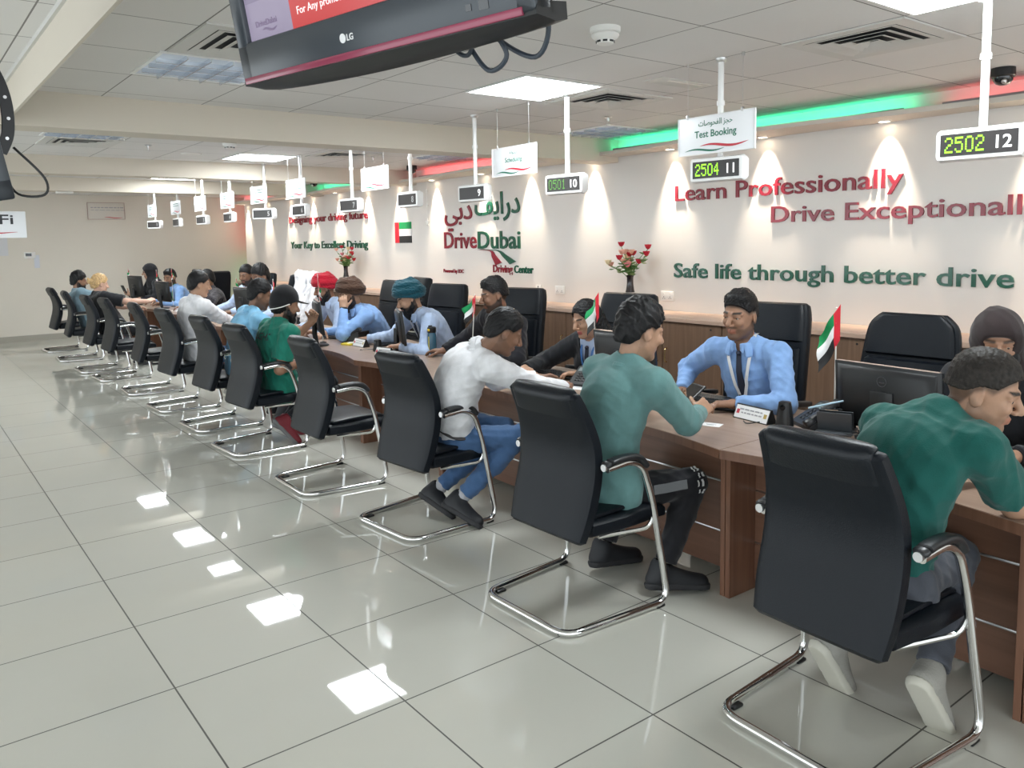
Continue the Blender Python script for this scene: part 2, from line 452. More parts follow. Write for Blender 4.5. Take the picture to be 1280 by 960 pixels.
def smooth_st(st, k=4):
    """interpolate stations with a spline"""
    A = np.array(st, float); out = []
    m = len(A)
    for i in range(m - 1):
        a, b, c, d = A[max(i - 1, 0)], A[i], A[i + 1], A[min(i + 2, m - 1)]
        for j in range(k):
            t = j / k
            out.append(.5 * ((2 * b) + (c - a) * t + (2 * a - 5 * b + 4 * c - d) * t * t + (3 * b - a - 3 * c + d) * t ** 3))
    out.append(A[-1])
    return [tuple(x) for x in out]
def visitor_chair():
    t = thing('visitor_chair', 'black leather cantilever chair', 'chair')
    L = MATS['leather']
    # back: stations bottom to top (centre line)
    bk = [(-.142, .350, .225, .034), (-.105, .46, .240, .040), (-.068, .60, .242, .040), (-.064, .72, .238, .038), (-.090, .82, .228, .034), (-.132, .915, .217, .030), (-.150, .950, .212, .027)]
    st = []
    for i, (x, z, w, h) in enumerate(bk):
        a, b = bk[max(i - 1, 0)], bk[min(i + 1, len(bk) - 1)]
        st.append((x, z, w, h, math.atan2(b[1] - a[1], b[0] - a[0]) - PI / 2))
    st = smooth_st(st)
    g = G(); slab(g, st); g.obj('backrest', L, t)
    # headrest pad folded over the top
    fl = [(x, z, w - .026, h + .015, a) for x, z, w, h, a in st if z > .862]
    x, z, w, h, a = fl[-1]
    fl.append((x - .006, z + .016, w, h * .8, a))
    g = G(); slab(g, fl, p=4); g.obj('headrest_pad', MATS['leather_soft'], t)
    # seat
    se = [(-.08, .385, .225, .04), (.08, .385, .24, .042), (.22, .39, .245, .045), (.32, .385, .24, .04), (.355, .375, .232, .032)]
    st = smooth_st([(x, z, w, h, PI / 2) for x, z, w, h in se])
    g = G(); slab(g, st, p=4.5)
    g.obj('seat', L, t)
    g = G(); slab(g, smooth_st([(-.05, .43, .20, .014, PI / 2), (.12, .437, .205, .018, PI / 2), (.27, .435, .205, .016, PI / 2), (.325, .424, .20, .012, PI / 2)]), p=4); g.obj('seat_cushion', MATS['leather_soft'], t)
    # one chrome tube: arm, leg, sled, leg, arm
    half = [(-.05, .272, .650), (.08, .275, .662), (.155, .28, .626), (.205, .287, .48), (.275, .315, .0165), (-.28, .268, .0165)]
    pts = half + [(x, -y, z) for x, y, z in reversed(half)]
    rad = [0, .09, .07, .12, .075, .085, .085, .075, .12, .07, .09, 0]
    g = G(); g.tube(fillet(pts, rad, 7), .0152, 12); g.obj('chrome_frame', MATS['chrome'], t)
    g = G()
    for s in (-1, 1): g.tube(fillet([(.215, s * .292, .42), (.205, s * .27, .345), (-.02, s * .19, .338)], .04, 5), .009, 8)
    g.tube([(.02, -.195, .338), (.02, .195, .338)], .009, 8)
    g.obj('seat_support', MATS['chrome'], t)
    for s in (-1, 1):
        pa = spline([(-.065, s * .272, .668), (.0, s * .273, .680), (.085, s * .276, .681), (.135, s * .279, .665), (.168, s * .283, .625)], 5)
        secs = []
        for i, p in enumerate(pa):
            a, b = pa[max(i - 1, 0)], pa[min(i + 1, len(pa) - 1)]
            d = (b - a).normalized(); nrm = d.cross(Vector((0, 1, 0))).normalized() * -1
            if nrm.z < 0 and i < 3: nrm = -nrm
            k = .75 if i in (0, len(pa) - 1) else 1
            secs.append([p + Vector((0, 1, 0)) * (.024 * k * c) + nrm * (.014 * k * q) for c, q in superellipse(1, 1, 14, 2.6)])
        g = G(); g.loft(secs); g.obj('armrest', MATS['dark_plastic'], t)
        g = G(); g.lathe([(.0, -.004), (.015, -.004), (.015, .006), (.0, .006)], (-.068, s * .272, .660), 14, 'x'); g.obj('arm_end_cap', MATS['steel'], t)
        for x, y in ((.225, .308), (-.20, .26)):
            g = G(); g.box((x, s * y, .006), (.05, .03, .012), None, .004); g.obj('glide', MATS['black_plastic'], t)
    return t
VC = [((2.345, 1.325), -2, 'black leather cantilever chair nearest the camera, under the man in the dark green shirt'),
      ((2.29, 2.565), 1, 'black leather cantilever chair of the man in the teal sweater'),
      ((2.33, 3.87), 5, 'black leather cantilever chair turned aside, of the man in the white shirt and jeans'),
      ((2.245, 4.945), 0, 'empty black leather cantilever chair with its grey seat showing, behind the white-shirted man'),
      ((2.225, 6.19), 4, 'black leather cantilever chair of the man in green tee and black cap'),
      ((2.255, 7.18), 3, 'black leather cantilever chair of the man in the light blue polo shirt'),
      ((2.235, 8.26), 3, 'black leather cantilever chair of the young man in the white long-sleeved top'),
      ((2.235, 9.42), -2, 'empty black leather cantilever chair just beyond the young man in white'),
      ((2.175, 10.63), 2, 'empty black leather cantilever chair in front of the blonde woman'),
      ((2.125, 11.50), 1, 'black leather cantilever chair of the blonde woman in black'),
      ((2.105, 12.85), -3, 'black leather cantilever chair of the man in grey-blue near the far wall'),
      ((2.115, 14.15), 2, 'empty black leather cantilever chair at the far end of the row')]
vc = visitor_chair()
for i, ((x, y), a, lab) in enumerate(VC):
    if i == 0: vc.location = (x, y, 0); vc.rotation_euler = (0, 0, R(a)); tag(vc, lab, None, 'cantilever visitor chairs')
    else: dup(vc, (x, y, 0), R(a), lab, 'cantilever visitor chairs')
# ================================================================ desks
DZ = .67; DP = 1.187; DY0 = -.232
def desk_x(y): return 2.77 + .02 * (y - 2.14)
def desk(i, label):
    y0 = DY0 + DP * i; x0 = desk_x(y0); x1 = desk_x(y0 + DP)
    t = thing('counter_desk', label, 'desk', (x0, y0, 0), math.atan2(x1 - x0, DP) * -1, 'wooden counter desks')
    fr = [(.085 * math.sin(PI * k / 14), .002 + (DP - .004) * k / 14) for k in range(15)]
    g = G(); g.prism(fr + [(.96, DP - .002), (.96, .002)], DZ - .04, DZ); o = g.obj('worktop', MATS['desk_top'], t, False)
    g = G(); g.prism([(x - .0025, y) for x, y in fr] + [(x + .001, y) for x, y in reversed(fr)], DZ - .0395, DZ - .002); g.obj('edge_band', MATS['desk_side'], t, False)
    for yy in (.014, DP - .014):
        g = G(); g.box((.47, yy, (DZ - .04) / 2), (.86, .024, DZ - .04), None, .002); g.obj('side_panel', MATS['desk_side'], t, False)
    g = G(); g.bx(.215, .235, .027, DP - .027, .04, DZ - .041); g.obj('front_panel', MATS['desk_front'], t, False)
    for z in (.215, .455):
        g = G(); g.box((.2135, DP / 2, z), (.006, DP - .056, .009), None, .002); g.obj('chrome_strip', MATS['steel'], t)
    return t
DL = ['nearest the camera, at the right edge', 'of the man in the dark green shirt', 'of the man in the teal sweater', 'of the woman in the black blazer and the white-shirted man', 'of the bearded man in the dark jacket', 'with the blue bottle, of the man in the teal turban',
      'of the brown turban and the green tee', 'of the man in the light blue polo', 'of the young man in white, with the tissue box', 'beyond the young man in white', 'of the blonde woman in black', 'at the far end of the row']
for i, w in enumerate(DL): desk(i, 'brown wooden counter desk ' + w)
# ================================================================ cabinets along the wall
def cabinet(y0, w, label):
    t = thing('storage_cabinet', label, 'cabinet', (5.12, y0, 0), 0, 'low wooden cabinets along the wall')
    g = G(); g.bx(.02, .455, .002, w - .002, .06, .885); g.bx(.05, .44, .02, w - .02, 0, .06); g.obj('body', MATS['cab_wood'], t, False)
    for k in (0, 1):
        a = .004 + k * (w / 2); b = a + w / 2 - .008
        g = G(); g.box((.011, (a + b) / 2, .475), (.018, b - a, .81), None, .002); d = g.obj('door', MATS['cab_wood'], t, False)
        yy = b - .045 if k == 0 else a + .045
        h = G(); h.tube(fillet([(.004, yy, .54), (-.022, yy, .545), (-.026, yy, .60), (-.022, yy, .655), (.004, yy, .66)], .02, 4), .005, 8); h.obj('handle', MATS['brass'], d)
        if k == 0: h = G(); h.lathe([(.008, -.002), (.008, .004), (0, .004)], (-.001, a + .10, .845), 12, 'x'); h.obj('lock', MATS['black_plastic'], d)
CABY = [5.17 + 1.22 * k for k in range(-5, 8)]
CABW = ['nearest the camera', 'next to the nearest one', 'behind the woman in the face veil', 'behind the large conference chair and its desk flag', 'behind the man with the lanyard', 'behind the woman in the black blazer', 'below the two wall sockets by the logo', 'below the logo caption', 'behind the man in the teal turban', 'behind the brown turban', 'below the small flower vase', 'beyond the small flower vase', 'in the far corner']
for y0, w in zip(CABY, CABW): cabinet(y0, 1.22, 'low brown wooden cabinet with brass handles ' + w)
g = G(); g.box((5.345, (CABY[0] + CABY[-1] + 1.22) / 2, .9025), (.50, CABY[-1] + 1.2 - CABY[0], .033), None, .004)
tag(g.obj('cabinet_top', MATS['cab_top'], None, False), 'long pale wooden top running over the wall cabinets', 'worktop')
# ================================================================ staff chairs
def staff_chair(kind, label):
    t = thing('office_chair', label, 'chair', (0, 0, 0), 0, 'high-backed staff chairs')
    L = MATS['leather']; LS = MATS['leather_soft']
    wid = 1.0 if kind != 'conference' else 1.12
    bk = [(-.16, .50, .235, .045), (-.20, .62, .25, .05), (-.215, .76, .255, .048), (-.24, .93, .255, .045), (-.275, 1.10, .25, .046), (-.29, 1.175, .235, .04)]
    if kind == 'conference': bk = [(-.16, .50, .235, .04), (-.20, .62, .25, .04), (-.22, .80, .262, .036), (-.245, .95, .255, .034), (-.268, 1.09, .235, .03), (-.275, 1.15, .185, .026)]
    st = []
    for i, (x, z, w, h) in enumerate(bk):
        a, b = bk[max(i - 1, 0)], bk[min(i + 1, len(bk) - 1)]
        st.append((x, z, w * (1.0), h, math.atan2(b[1] - a[1], b[0] - a[0]) - PI / 2))
    st = smooth_st(st)
    g = G(); slab(g, st, p=5 if kind != 'conference' else 3.6); g.obj('backrest', L, t)
    zs = .955 if kind != 'conference' else .93
    hp = [(x + .022, z, w - .018, h * .85, a) for x, z, w, h, a in st if z > zs]
    g = G(); slab(g, hp, p=4); g.obj('headrest', LS, t)
    lp = [(x + .028, z, w - .03, h * .8, a) for x, z, w, h, a in st if .54 < z < zs - .015]
    g = G(); slab(g, lp, p=4); g.obj('back_cushion', LS, t)
    g = G(); slab(g, smooth_st([(-.17, .455, .24, .045, PI / 2), (0, .45, .255, .05, PI / 2), (.2, .455, .255, .05, PI / 2), (.265, .44, .24, .04, PI / 2)]), p=4); g.obj('seat', L, t)
    for s in (-1, 1):
        g = G(); g.tube(fillet([(-.19, s * .29, .60), (.06, s * .30, .645), (.12, s * .30, .60), (.05, s * .285, .44), (-.02, s * .2, .41)], .05, 5), .014, 8); g.obj('arm_frame', MATS['chrome'], t)
        g = G(); g.box((-.05, s * .296, .648), (.24, .05, .03), Matrix.Rotation(R(-8), 3, 'Y'), .012); g.obj('arm_pad', MATS['dark_plastic'], t)
    g = G(); g.cyl((0, 0, .09), (0, 0, .41), .028); g.obj('gas_column', MATS['steel'], t)
    g = G()
    for k in range(5):
        a = 2 * PI * k / 5; c, s_ = math.cos(a), math.sin(a)
        g.tube([(0, 0, .115), (.16 * c, .16 * s_, .10), (.29 * c, .29 * s_, .07)], [.028, .02, .014], 8)
    g.obj('star_base', MATS['chrome'], t)
    for k in range(5):
        a = 2 * PI * k / 5; c, s_ = math.cos(a), math.sin(a)
        g = G(); g.lathe([(.012, -.022), (.027, -.022), (.027, .022), (.012, .022)], (.29 * c, .29 * s_, .028), 12, M=Matrix.Rotation(a, 3, 'Z') @ Matrix.Rotation(PI / 2, 3, 'X')); g.obj('caster', MATS['black_plastic'], t)
    return t
ex = staff_chair('executive', 'x'); cf = staff_chair('conference', 'empty black leather conference chair with a rounded top behind the nearest monitor')
cf.location = (3.95, 2.03, 0); cf.rotation_euler = (0, 0, R(180))
SCS = [((3.86, 2.80), 188, 'black high-backed office chair behind the man with the white lanyard'), ((3.92, 1.22), 180, 'black high-backed office chair behind the woman in the face veil'),
       ((3.92, 4.03), 184, 'black high-backed office chair behind the woman in the black blazer'), ((3.88, 5.17), 195, 'black high-backed office chair behind the bearded man in the dark jacket'),
       ((3.86, 6.27), 188, 'empty black high-backed office chair between the teal turban and the dark jacket'), ((3.9, 7.42), 176, 'black office chair with split cushions behind the man in the teal turban'),
       ((4.42, 7.75), 170, 'black office chair standing farther back, its top just above the teal turban'), ((3.54, 8.68), 182, 'black office chair draped with a white cloth, beside the red turban'),
       ((3.95, 10.15), 150, 'black office chair whose rolled top shows behind the two dark-haired staff men'), ((3.95, 11.05), 180, 'black square-backed office chair behind the bearded clerk with the tie'),
       ((3.9, 12.75), 100, 'black office chair turned sideways against the far wall'), ((3.85, 14.0), 175, 'black office chair behind the clerk with the green lanyard, by the far wall')]
for i, ((x, y), a, lab) in enumerate(SCS):
    if i == 0: ex.location = (x, y, 0); ex.rotation_euler = (0, 0, R(a)); tag(ex, lab)
    else: dup(ex, (x, y, 0), R(a), lab)
# ================================================================ ceiling fittings
def light_panel(y, where):
    t = thing('ceiling_light_panel', 'bright square LED ceiling panel ' + where, 'light', (3.23, y, CZ), 0, 'square LED ceiling panels')
    g = G()
    for s in (-1, 1):
        g.box((s * .294, 0, -.004), (.012, .60, .008)); g.box((0, s * .294, -.004), (.576, .012, .008))
    g.obj('frame', MATS['white_metal'], t, False)
    g = G(); g.box((0, 0, -.003), (.576, .576, .004)); g.obj('diffuser', MATS['diffuser'], t, False)
for y, w in ((1.44, 'at the upper right edge, nearest the camera'), (3.92, 'beside the hanging television'), (6.42, 'hidden in the second bay just past the first beam'), (8.54, 'at the end of the second bay, beside the smoke detector'),
             (9.95, 'behind the second beam'), (11.5, 'at the end of the third bay'), (13.6, 'in the last bay before the far wall')): light_panel(y, w)
def louvre(x, y, w, ny=4, nx=4):
    t = thing('louvre_light', 'square ceiling light with a silver louvre grid, unlit, ' + w, 'light', (x, y, CZ), 0, 'louvred ceiling lights')
    g = G()
    for s in (-1, 1):
        g.box((s * .29, 0, -.004), (.02, .60, .008)); g.box((0, s * .29, -.004), (.56, .02, .008))
    g.obj('frame', MATS['white_metal'], t, False)
    g = G(); g.box((0, 0, -.0015), (.56, .56, .002)); g.obj('reflector', mat('louvre_back', (.62, .68, .78), .4), t, False)
    g = G()
    for k in range(1, 5): g.box((-.28 + .56 * k / 5, 0, -.013), (.007, .56, .022))
    for k in range(1, 4): g.box((0, -.28 + .56 * k / 4, -.013), (.56, .012, .022))
    g.obj('louvre', MATS['louvre_metal'], t)
for x, y, w in ((1.405, 4.42, 'left of the hanging television'), (1.37, 7.38, 'in the second bay on the left'), (5.05, 5.12, 'near the wall by the first beam'), (4.95, 7.55, 'near the wall in the second bay'), (1.37, 10.8, 'in the third bay, seen edge-on')): louvre(x, y, w)
def diffuser(x, y, w):
    t = thing('air_vent', 'square four-way air vent in the ceiling, ' + w, 'vent', (x, y, CZ), 0, 'square ceiling air vents')
    g = G()
    for s in (-1, 1):
        g.box((s * .265, 0, -.004), (.07, .60, .008)); g.box((0, s * .265, -.004), (.46, .07, .008))
    g.obj('flange', MATS['ceiling_metal'], t, False)
    g = G(); g.box((0, 0, -.001), (.46, .46, .0015)); g.obj('duct_opening', MATS['vent_dark'], t, False)
    g = G()
    for r, z in ((.225, -.010), (.17, -.013), (.115, -.016), (.06, -.018)):
        for k in range(4):
            M3 = Matrix.Rotation(k * PI / 2, 3, 'Z')
            a, b = r, r - .038
            v = [M3 @ Vector(p) for p in ((a, -a, z), (a, a, z), (b, b, -.003), (b, -b, -.003), (a, -a, z + .002), (a, a, z + .002), (b, b, -.001), (b, -b, -.001))]
            g.add(v, [(0, 1, 2, 3), (7, 6, 5, 4), (0, 4, 5, 1), (1, 5, 6, 2), (2, 6, 7, 3), (3, 7, 4, 0)])
    g.obj('vanes', MATS['ceiling_metal'], t, False)
for x, y, w in ((3.83, 2.08, 'near the top right corner'), (3.92, 3.97, 'beside the bright panel near the television'), (1.43, 3.80, 'just left of the television'), (1.42, 7.98, 'beside the left louvre in the second bay'), (3.88, 6.80, 'between the poles of the seventh and eighth counters'), (3.90, 7.90, 'above the seventh counter display')): diffuser(x, y, w)
t = thing('slot_vent', 'narrow slotted access plate in the ceiling above the booking sign', 'vent', (3.85, 3.31, CZ))
g = G(); g.box((0, 0, -.003), (.44, .15, .006), None, .002); g.obj('plate', MATS['ceiling_metal'], t); g = G(); g.box((.03, -.035, -.0065), (.30, .022, .003)); g.obj('slot', mat('slot_lamp', (.75, .72, .66), .4), t, False)
def smoke(x, y, w):
    t = thing('smoke_detector', 'round white smoke detector ' + w, 'smoke detector', (x, y, CZ), 0, 'smoke detectors')
    g = G(); g.lathe([(0, 0), (.068, 0), (.068, -.018), (.062, -.024), (.06, -.024), (0, -.024)], n=28); g.obj('base', MATS['white_plastic'], t)
    g = G(); g.lathe([(.0, -.025), (.058, -.025), (.062, -.034), (.056, -.044), (.040, -.054), (.038, -.068), (.028, -.072), (0, -.072)], n=28); g.obj('sensor_head', MATS['white_plastic'], t)
    g = G()
    for k in range(8): a = 2 * PI * k / 8; g.box((.0395 * math.cos(a), .0395 * math.sin(a), -.061), (.004, .02, .008), a)
    g.obj('smoke_inlets', MATS['vent_dark'], t, False)
smoke(2.59, 2.64, 'on a ceiling tile corner, nearest the camera'); smoke(2.50, 7.30, 'in the second bay beside a bright panel')
def sprinkler(x, y, w):
    t = thing('sprinkler', 'small metal fire sprinkler ' + w, 'sprinkler', (x, y, CZ), 0, 'fire sprinklers')
    g = G(); g.lathe([(0, 0), (.032, 0), (.026, -.008), (.011, -.01), (.009, -.034), (0, -.034)], n=14); g.obj('escutcheon', MATS['steel'], t)
    g = G(); g.tube([(0, -.009, -.034), (0, -.012, -.046), (0, 0, -.056)], .0025, 6); g.tube([(0, .009, -.034), (0, .012, -.046), (0, 0, -.056)], .0025, 6); g.lathe([(0, -.056), (.018, -.056), (.018, -.059), (0, -.059)], n=12); g.obj('deflector', MATS['steel'], t)
sprinkler(4.45, 4.51, 'in the first bay beside the near wall louvre'); sprinkler(1.98, 7.95, 'in the second bay on the left'); sprinkler(1.91, 10.82, 'in the third bay on the left'); sprinkler(4.27, 7.93, 'in the second bay above the flag'); sprinkler(3.36, 2.05 - .66, 'at the edge of the panel light nearest the camera')
t = thing('ceiling_speaker', 'flush round ceiling speaker in the second bay', 'speaker', (2.52, 8.5, CZ)); g = G(); g.lathe([(0, 0), (.10, 0), (.10, -.006), (.09, -.010), (0, -.012)], n=24); g.obj('grille', mat('grille_white', (.74, .73, .70), .5), t)
t = thing('emergency_light', 'small flat white fitting under the last beam', 'light', (1.95, 12.2, 2.33)); g = G(); g.box((0, 0, -.012), (.20, .10, .024), None, .006); g.obj('housing', MATS['white_plastic'], t)
def dome(x, y, w, z=CZ):
    t = thing('dome_camera', 'dark dome security camera ' + w, 'camera', (x, y, z), 0, 'dome security cameras')
    g = G(); g.lathe([(0, 0), (.062, 0), (.064, -.045), (.056, -.052), (0, -.052)], n=22); g.obj('housing', MATS['black_plastic'], t)
    g = G(); g.lathe([(.053, -.052), (.05, -.07), (.036, -.088), (.018, -.096), (0, -.098)], n=22); g.obj('dome', MATS['gloss_black'], t)
    g = G(); g.ball((-.035, -.02, -.078), .016, 10, 6); g.obj('lens', MATS['steel'], t)
dome(5.12, 2.0, 'by the red glow, nearest the camera'); dome(5.16, 8.62, 'beside the red light band, by the eighth pole'); dome(5.04, 11.2, 'at the left end of the far green light band')
# ================================================================ counter displays on poles
DOT = {'0': '01110 10001 10001 10001 10001 10001 01110', '1': '00100 01100 00100 00100 00100 00100 01110', '2': '01110 10001 00001 00110 01000 10000 11111', '4': '00010 00110 01010 10010 11111 00010 00010',
       '5': '11111 10000 11110 00001 00001 10001 01110', '6': '01110 10000 10000 11110 10001 10001 01110'}
LEDG = mat('led_digit', (.1, .3, .02), .5, emit=(.30, .85, .03), es=1.0)
LEDDIM = mat('led_digit_dim', (.05, .12, .03), .5, emit=(.12, .42, .05), es=.35)
def display(num, y, rz, led, ztop, label):
    t = thing('counter_display', label, 'display', (3.53, y, 0), 0, 'counter number displays on poles')
    zc = 1.935
    M = facing((-.03, 0, zc), R(rz))
    def w(gm): gm.v = [tuple(M @ Vector(p)) for p in gm.v]; return gm
    g = G()
    prof = []
    for yy, zz in ((-.066, -.02), (-.058, .012), (.058, .012), (.066, -.02), (.055, -.05), (-.055, -.05)): prof.append((yy, zz))
    # rounded-end housing
    secs = []
    for xx, k in ((-.160, .80), (-.152, 1), (.152, 1), (.160, .80)): secs.append([Vector((xx, yy * k, zz if zz < 0 else zz * k)) for yy, zz in prof])
    g.loft(secs); w(g).obj('housing', MATS['white_metal'], t)
    g = G(); g.box((0, 0, .0125), (.285, .088, .003)); w(g).obj('screen', mat('display_screen', (.035, .032, .032), .3), t, False)
    if led:
        g = G(); n = len(led); cw = .155 / n; x0 = -.125; px_ = cw / 6.3; py = .064 / 7
        for i, ch in enumerate(led):
            for r, row in enumerate(DOT[ch].split()):
                for c, b in enumerate(row):
                    if b == '1': g.box((x0 + i * cw + c * px_ + px_ / 2, .032 - (r + .5) * py, .0145), (px_ * .86, py * .86, .002))
        w(g).obj('led_digits', LEDG if num in (11, 12) else LEDDIM, t, False)
    g = G(); text(g, str(num), Matrix.Translation((0, 0, .0145)), None, .05, .093, -.025, .001, .012, True); w(g).obj('number', mat('number_white', (.85, .85, .85), .5, emit=(1, 1, 1), es=.25) if num >= 9 else mat('number_dim', (.4, .4, .4), .5), t, False)
    g = G(); g.tube([(0, 0, zc + .06), (0, 0, ztop - .004)], .0155, 12); p = g.obj('pole', MATS['white_metal'], t)
    g = G(); g.lathe([(.02, -.012), (.021, -.012), (.021, .012), (.02, .012)], (0, 0, zc + .06 + (ztop - zc - .06) * .55), 14); g.obj('collar', MATS['white_metal'], p)
    g = G(); g.lathe([(.015, -.02), (.022, -.02), (.032, -.004), (.032, 0), (.0, 0)], (0, 0, ztop), 14); g.obj('ceiling_flange', MATS['steel'], p)
for num, y, rz, led, zt in ((12, 1.445, 4, '2502', CZ), (11, 2.74, 4, '2504', CZ), (10, 3.95, 6, '0501', CZ), (9, 4.98, 4, '', CZ), (8, 5.92, 0, '', CZ), (7, 7.0, 6, '', CZ), (6, 8.17, 2, '', CZ), (5, 9.2, 25, '', CZ), (4, 10.4, 0, '', CZ), (3, 11.5, 6, '', CZ), (2, 12.72, 0, '', CZ), (1, 14.0, 22, '', CZ)):
    zt = 2.30 if 5.54 < y < 5.8 else zt
    where = {12: 'reading 2502, counter 12, at the right edge', 11: 'reading 2504, counter 11, below the booking sign', 10: 'counter 10 beside the scheduling sign', 9: 'counter 9 in front of the Arabic logo', 8: 'counter 8 above the wall flag', 7: 'counter 7 on a leaning pole by the far slogan',
             6: 'counter 6 above the far red slogan', 5: 'counter 5, turned, at the start of the lit wall', 4: 'counter 4 at the corner of the lit wall', 3: 'counter 3 against the far wall', 2: 'counter 2 against the far wall', 1: 'counter 1, the farthest and leftmost'}[num]
    display(num, y, rz, led, zt, 'white pole display ' + where)
# ================================================================ hanging signs
def swoosh(g, x0, x1, y0, amp, th, ph=0.0, n=16, z=.0045):
    up = []; lo = []
    for k in range(n + 1):
        t = k / n
        yy = y0 + amp * math.sin(t * 2 * PI * .95 + ph) + amp * .5 * t
        w = th * math.sin(PI * t) ** .8 + .0006
        up.append((x0 + (x1 - x0) * t, yy + w / 2)); lo.append((x0 + (x1 - x0) * t, yy - w / 2))
    v = [Vector((x, y, z)) for x, y in up + lo]; m = n + 1
    v2 = [Vector((x, y, z - .0015)) for x, y in up + lo]
    f = [(k, k + 1, m + k + 1, m + k) for k in range(n)]
    g.add(v, f); g.add(v2, f); return g
def sign(y, zc, ztop, lines, label, rz=0, dx=0):
    t = thing('hanging_sign', label, 'sign', (3.50 + dx, y, 0), 0, 'signs hanging on wires')
    M = facing((0, 0, zc), R(rz))
    def w(gm): gm.v = [tuple(M @ Vector(p)) for p in gm.v]; return gm
    g = G(); g.box((0, 0, 0), (.50, .20, .006), None, .002); w(g).obj('board', MATS['sign_board'], t)
    g = G()
    for s in (-1, 1):
        g.box((s * .247, 0, .001), (.005, .2, .01)); g.box((0, s * .0985, .001), (.5, .004, .01))
    w(g).obj('edge_frame', MATS['white_metal'], t, False)
    g = G(); I = Matrix.Translation((0, 0, .0032))
    if lines == 'booking':
        text(g, arabic('حجز الفحوصات'), I, .22, .040, 0.0, .038, .001, .004, True, False)
        text(g, 'Test Booking', I, .27, .036, 0, -.012, .001, .012, True)
    elif lines == 'scheduling':
        text(g, arabic('جدولة'), I, .09, .034, 0, .040, .001, .004, True, False)
        text(g, 'Scheduling', I, .19, .032, 0, -.006, .001, .010, True)
    else:
        for r in range(lines):
            x = -.12
            while x < .12:
                d = rng.uniform(.015, .04); g.box((x + d / 2, .055 - r * .03, .004), (d, .009, .0015)); x += d + .008
    w(g).obj('lettering', MATS['ink_green'], t, False)
    g = G(); swoosh(g, -.10, .21, -.062, .010, .013, .5); w(g).obj('red_swoosh', MATS['ink_red'], t, False)
    g = G(); swoosh(g, -.20, .06, -.080, .008, .010, .2); w(g).obj('green_swoosh', MATS['ink_green'], t, False)
    for s in (-.185, .17):
        p = M @ Vector((s, .1, 0))
        g = G(); g.tube([p, (p.x, p.y, ztop)], .0013, 6); wi = g.obj('wire', MATS['steel'], t)
        g = G(); g.box((p.x, p.y, p.z + .004), (.012, .014, .024), None, .003); g.obj('clip', MATS['steel'], wi); g = G(); g.lathe([(.0, -.02), (.008, -.02), (.008, 0), (0, 0)], (p.x, p.y, ztop), 10); g.obj('ceiling_anchor', MATS['steel'], wi)
for y, zc, ln, w in ((2.75, 2.12, 'booking', 'reading Test Booking'), (4.475, 2.13, 'scheduling', 'reading Scheduling'), (6.49, 2.15, 0, 'with only the swoosh readable, left of the flag'), (8.24, 2.165, 3, 'with three lines, above the far red slogan'),
                    (9.32, 2.16, 2, 'at the start of the lit wall'), (10.42, 2.15, 2, 'at the corner of the lit wall'), (11.53, 2.16, 2, 'against the far wall, nearest the corner'), (12.72, 2.155, 2, 'against the far wall, second from the corner'), (14.08, 2.16, 2, 'farthest away and leftmost')):
    sign(y, zc, 2.325 if 9.2 < y < 9.52 else CZ, ln, 'white hanging sign ' + w)
# ================================================================ lettering on the wall
def wall_words(body, yl, yr, z0, h, m, label, name='wall_lettering', off=.0105, depth=.014):
    """acrylic letters: each letter a part"""
    t = thing(name, label, 'lettering', (WX, yl, z0))
    v, f = text_geo(body, .01, off)
    total = v[:, 0].max() - v[:, 0].min(); x00 = v[:, 0].min(); sx = (yl - yr) / total
    capH = text_geo('H', .01, off)[0][:, 1].max(); sy = h / capH
    M = facing((-.0005, 0, 0))
    # letter by letter: where each starts is read from the growing word
    for i, ch in enumerate(body):
        if ch == ' ': continue
        pre = text_geo(body[:i + 1], .01, off)[0][:, 0].max()
        lv, lf = text_geo(ch, .01, off)
        dx = pre - lv[:, 0].max() - x00
        p = [M @ Vector(((a[0] + dx) * sx, a[1] * sy, depth if a[2] > 0 else 0)) for a in lv]
        g = G(); g.add(p, lf); g.obj('letter', m, t, False)
    return t
AR_, AG_ = MATS['acrylic_red'], MATS['acrylic_green']
wall_words('Learn Professionally', 4.83, 2.79, 1.90, .135, AR_, 'red acrylic wall slogan reading Learn Professionally')
wall_words('Drive Exceptionally', 3.84, 1.92, 1.685, .125, AR_, 'red acrylic wall slogan reading Drive Exceptionally')
wall_words('Safe life through better drive', 4.84, 2.07, 1.225, .125, AG_, 'green acrylic wall slogan reading Safe life through better drive')
wall_words('Designing your driving future', 13.50, 10.62, 1.935, .115, AR_, 'red acrylic slogan reading Designing your driving future, far along the wall')
wall_words('Your Key to Excellent Driving', 13.48, 10.65, 1.505, .115, AG_, 'green acrylic slogan reading Your Key to Excellent Driving, far along the wall')
t = thing('wall_logo', 'bilingual red and green acrylic logo with a curving road on the wall', 'logo', (WX, 8.6, 1.48))
def logo_word(body, yl, yr, z0, h, m, name, off=.02, base=True):
    g = G(); text(g, body, facing((-.0005, 0, 0)), yl - yr, h, 8.6 - yl, z0 - 1.48, .014, off, False, base); g.obj(name, m, t, False)
logo_word('Drive', 8.60, 7.90, 1.495, .20, AR_, 'red_word', .012)
logo_word('Dubai', 7.87, 7.06, 1.490, .20, AG_, 'green_word', .012)
logo_word(arabic('دبي'), 8.58, 7.98, 1.70, .31, AR_, 'red_arabic_word', .012, False)
logo_word(arabic('درايڤ'), 7.92, 7.06, 1.80, .34, AG_, 'green_arabic_word', .012, False)
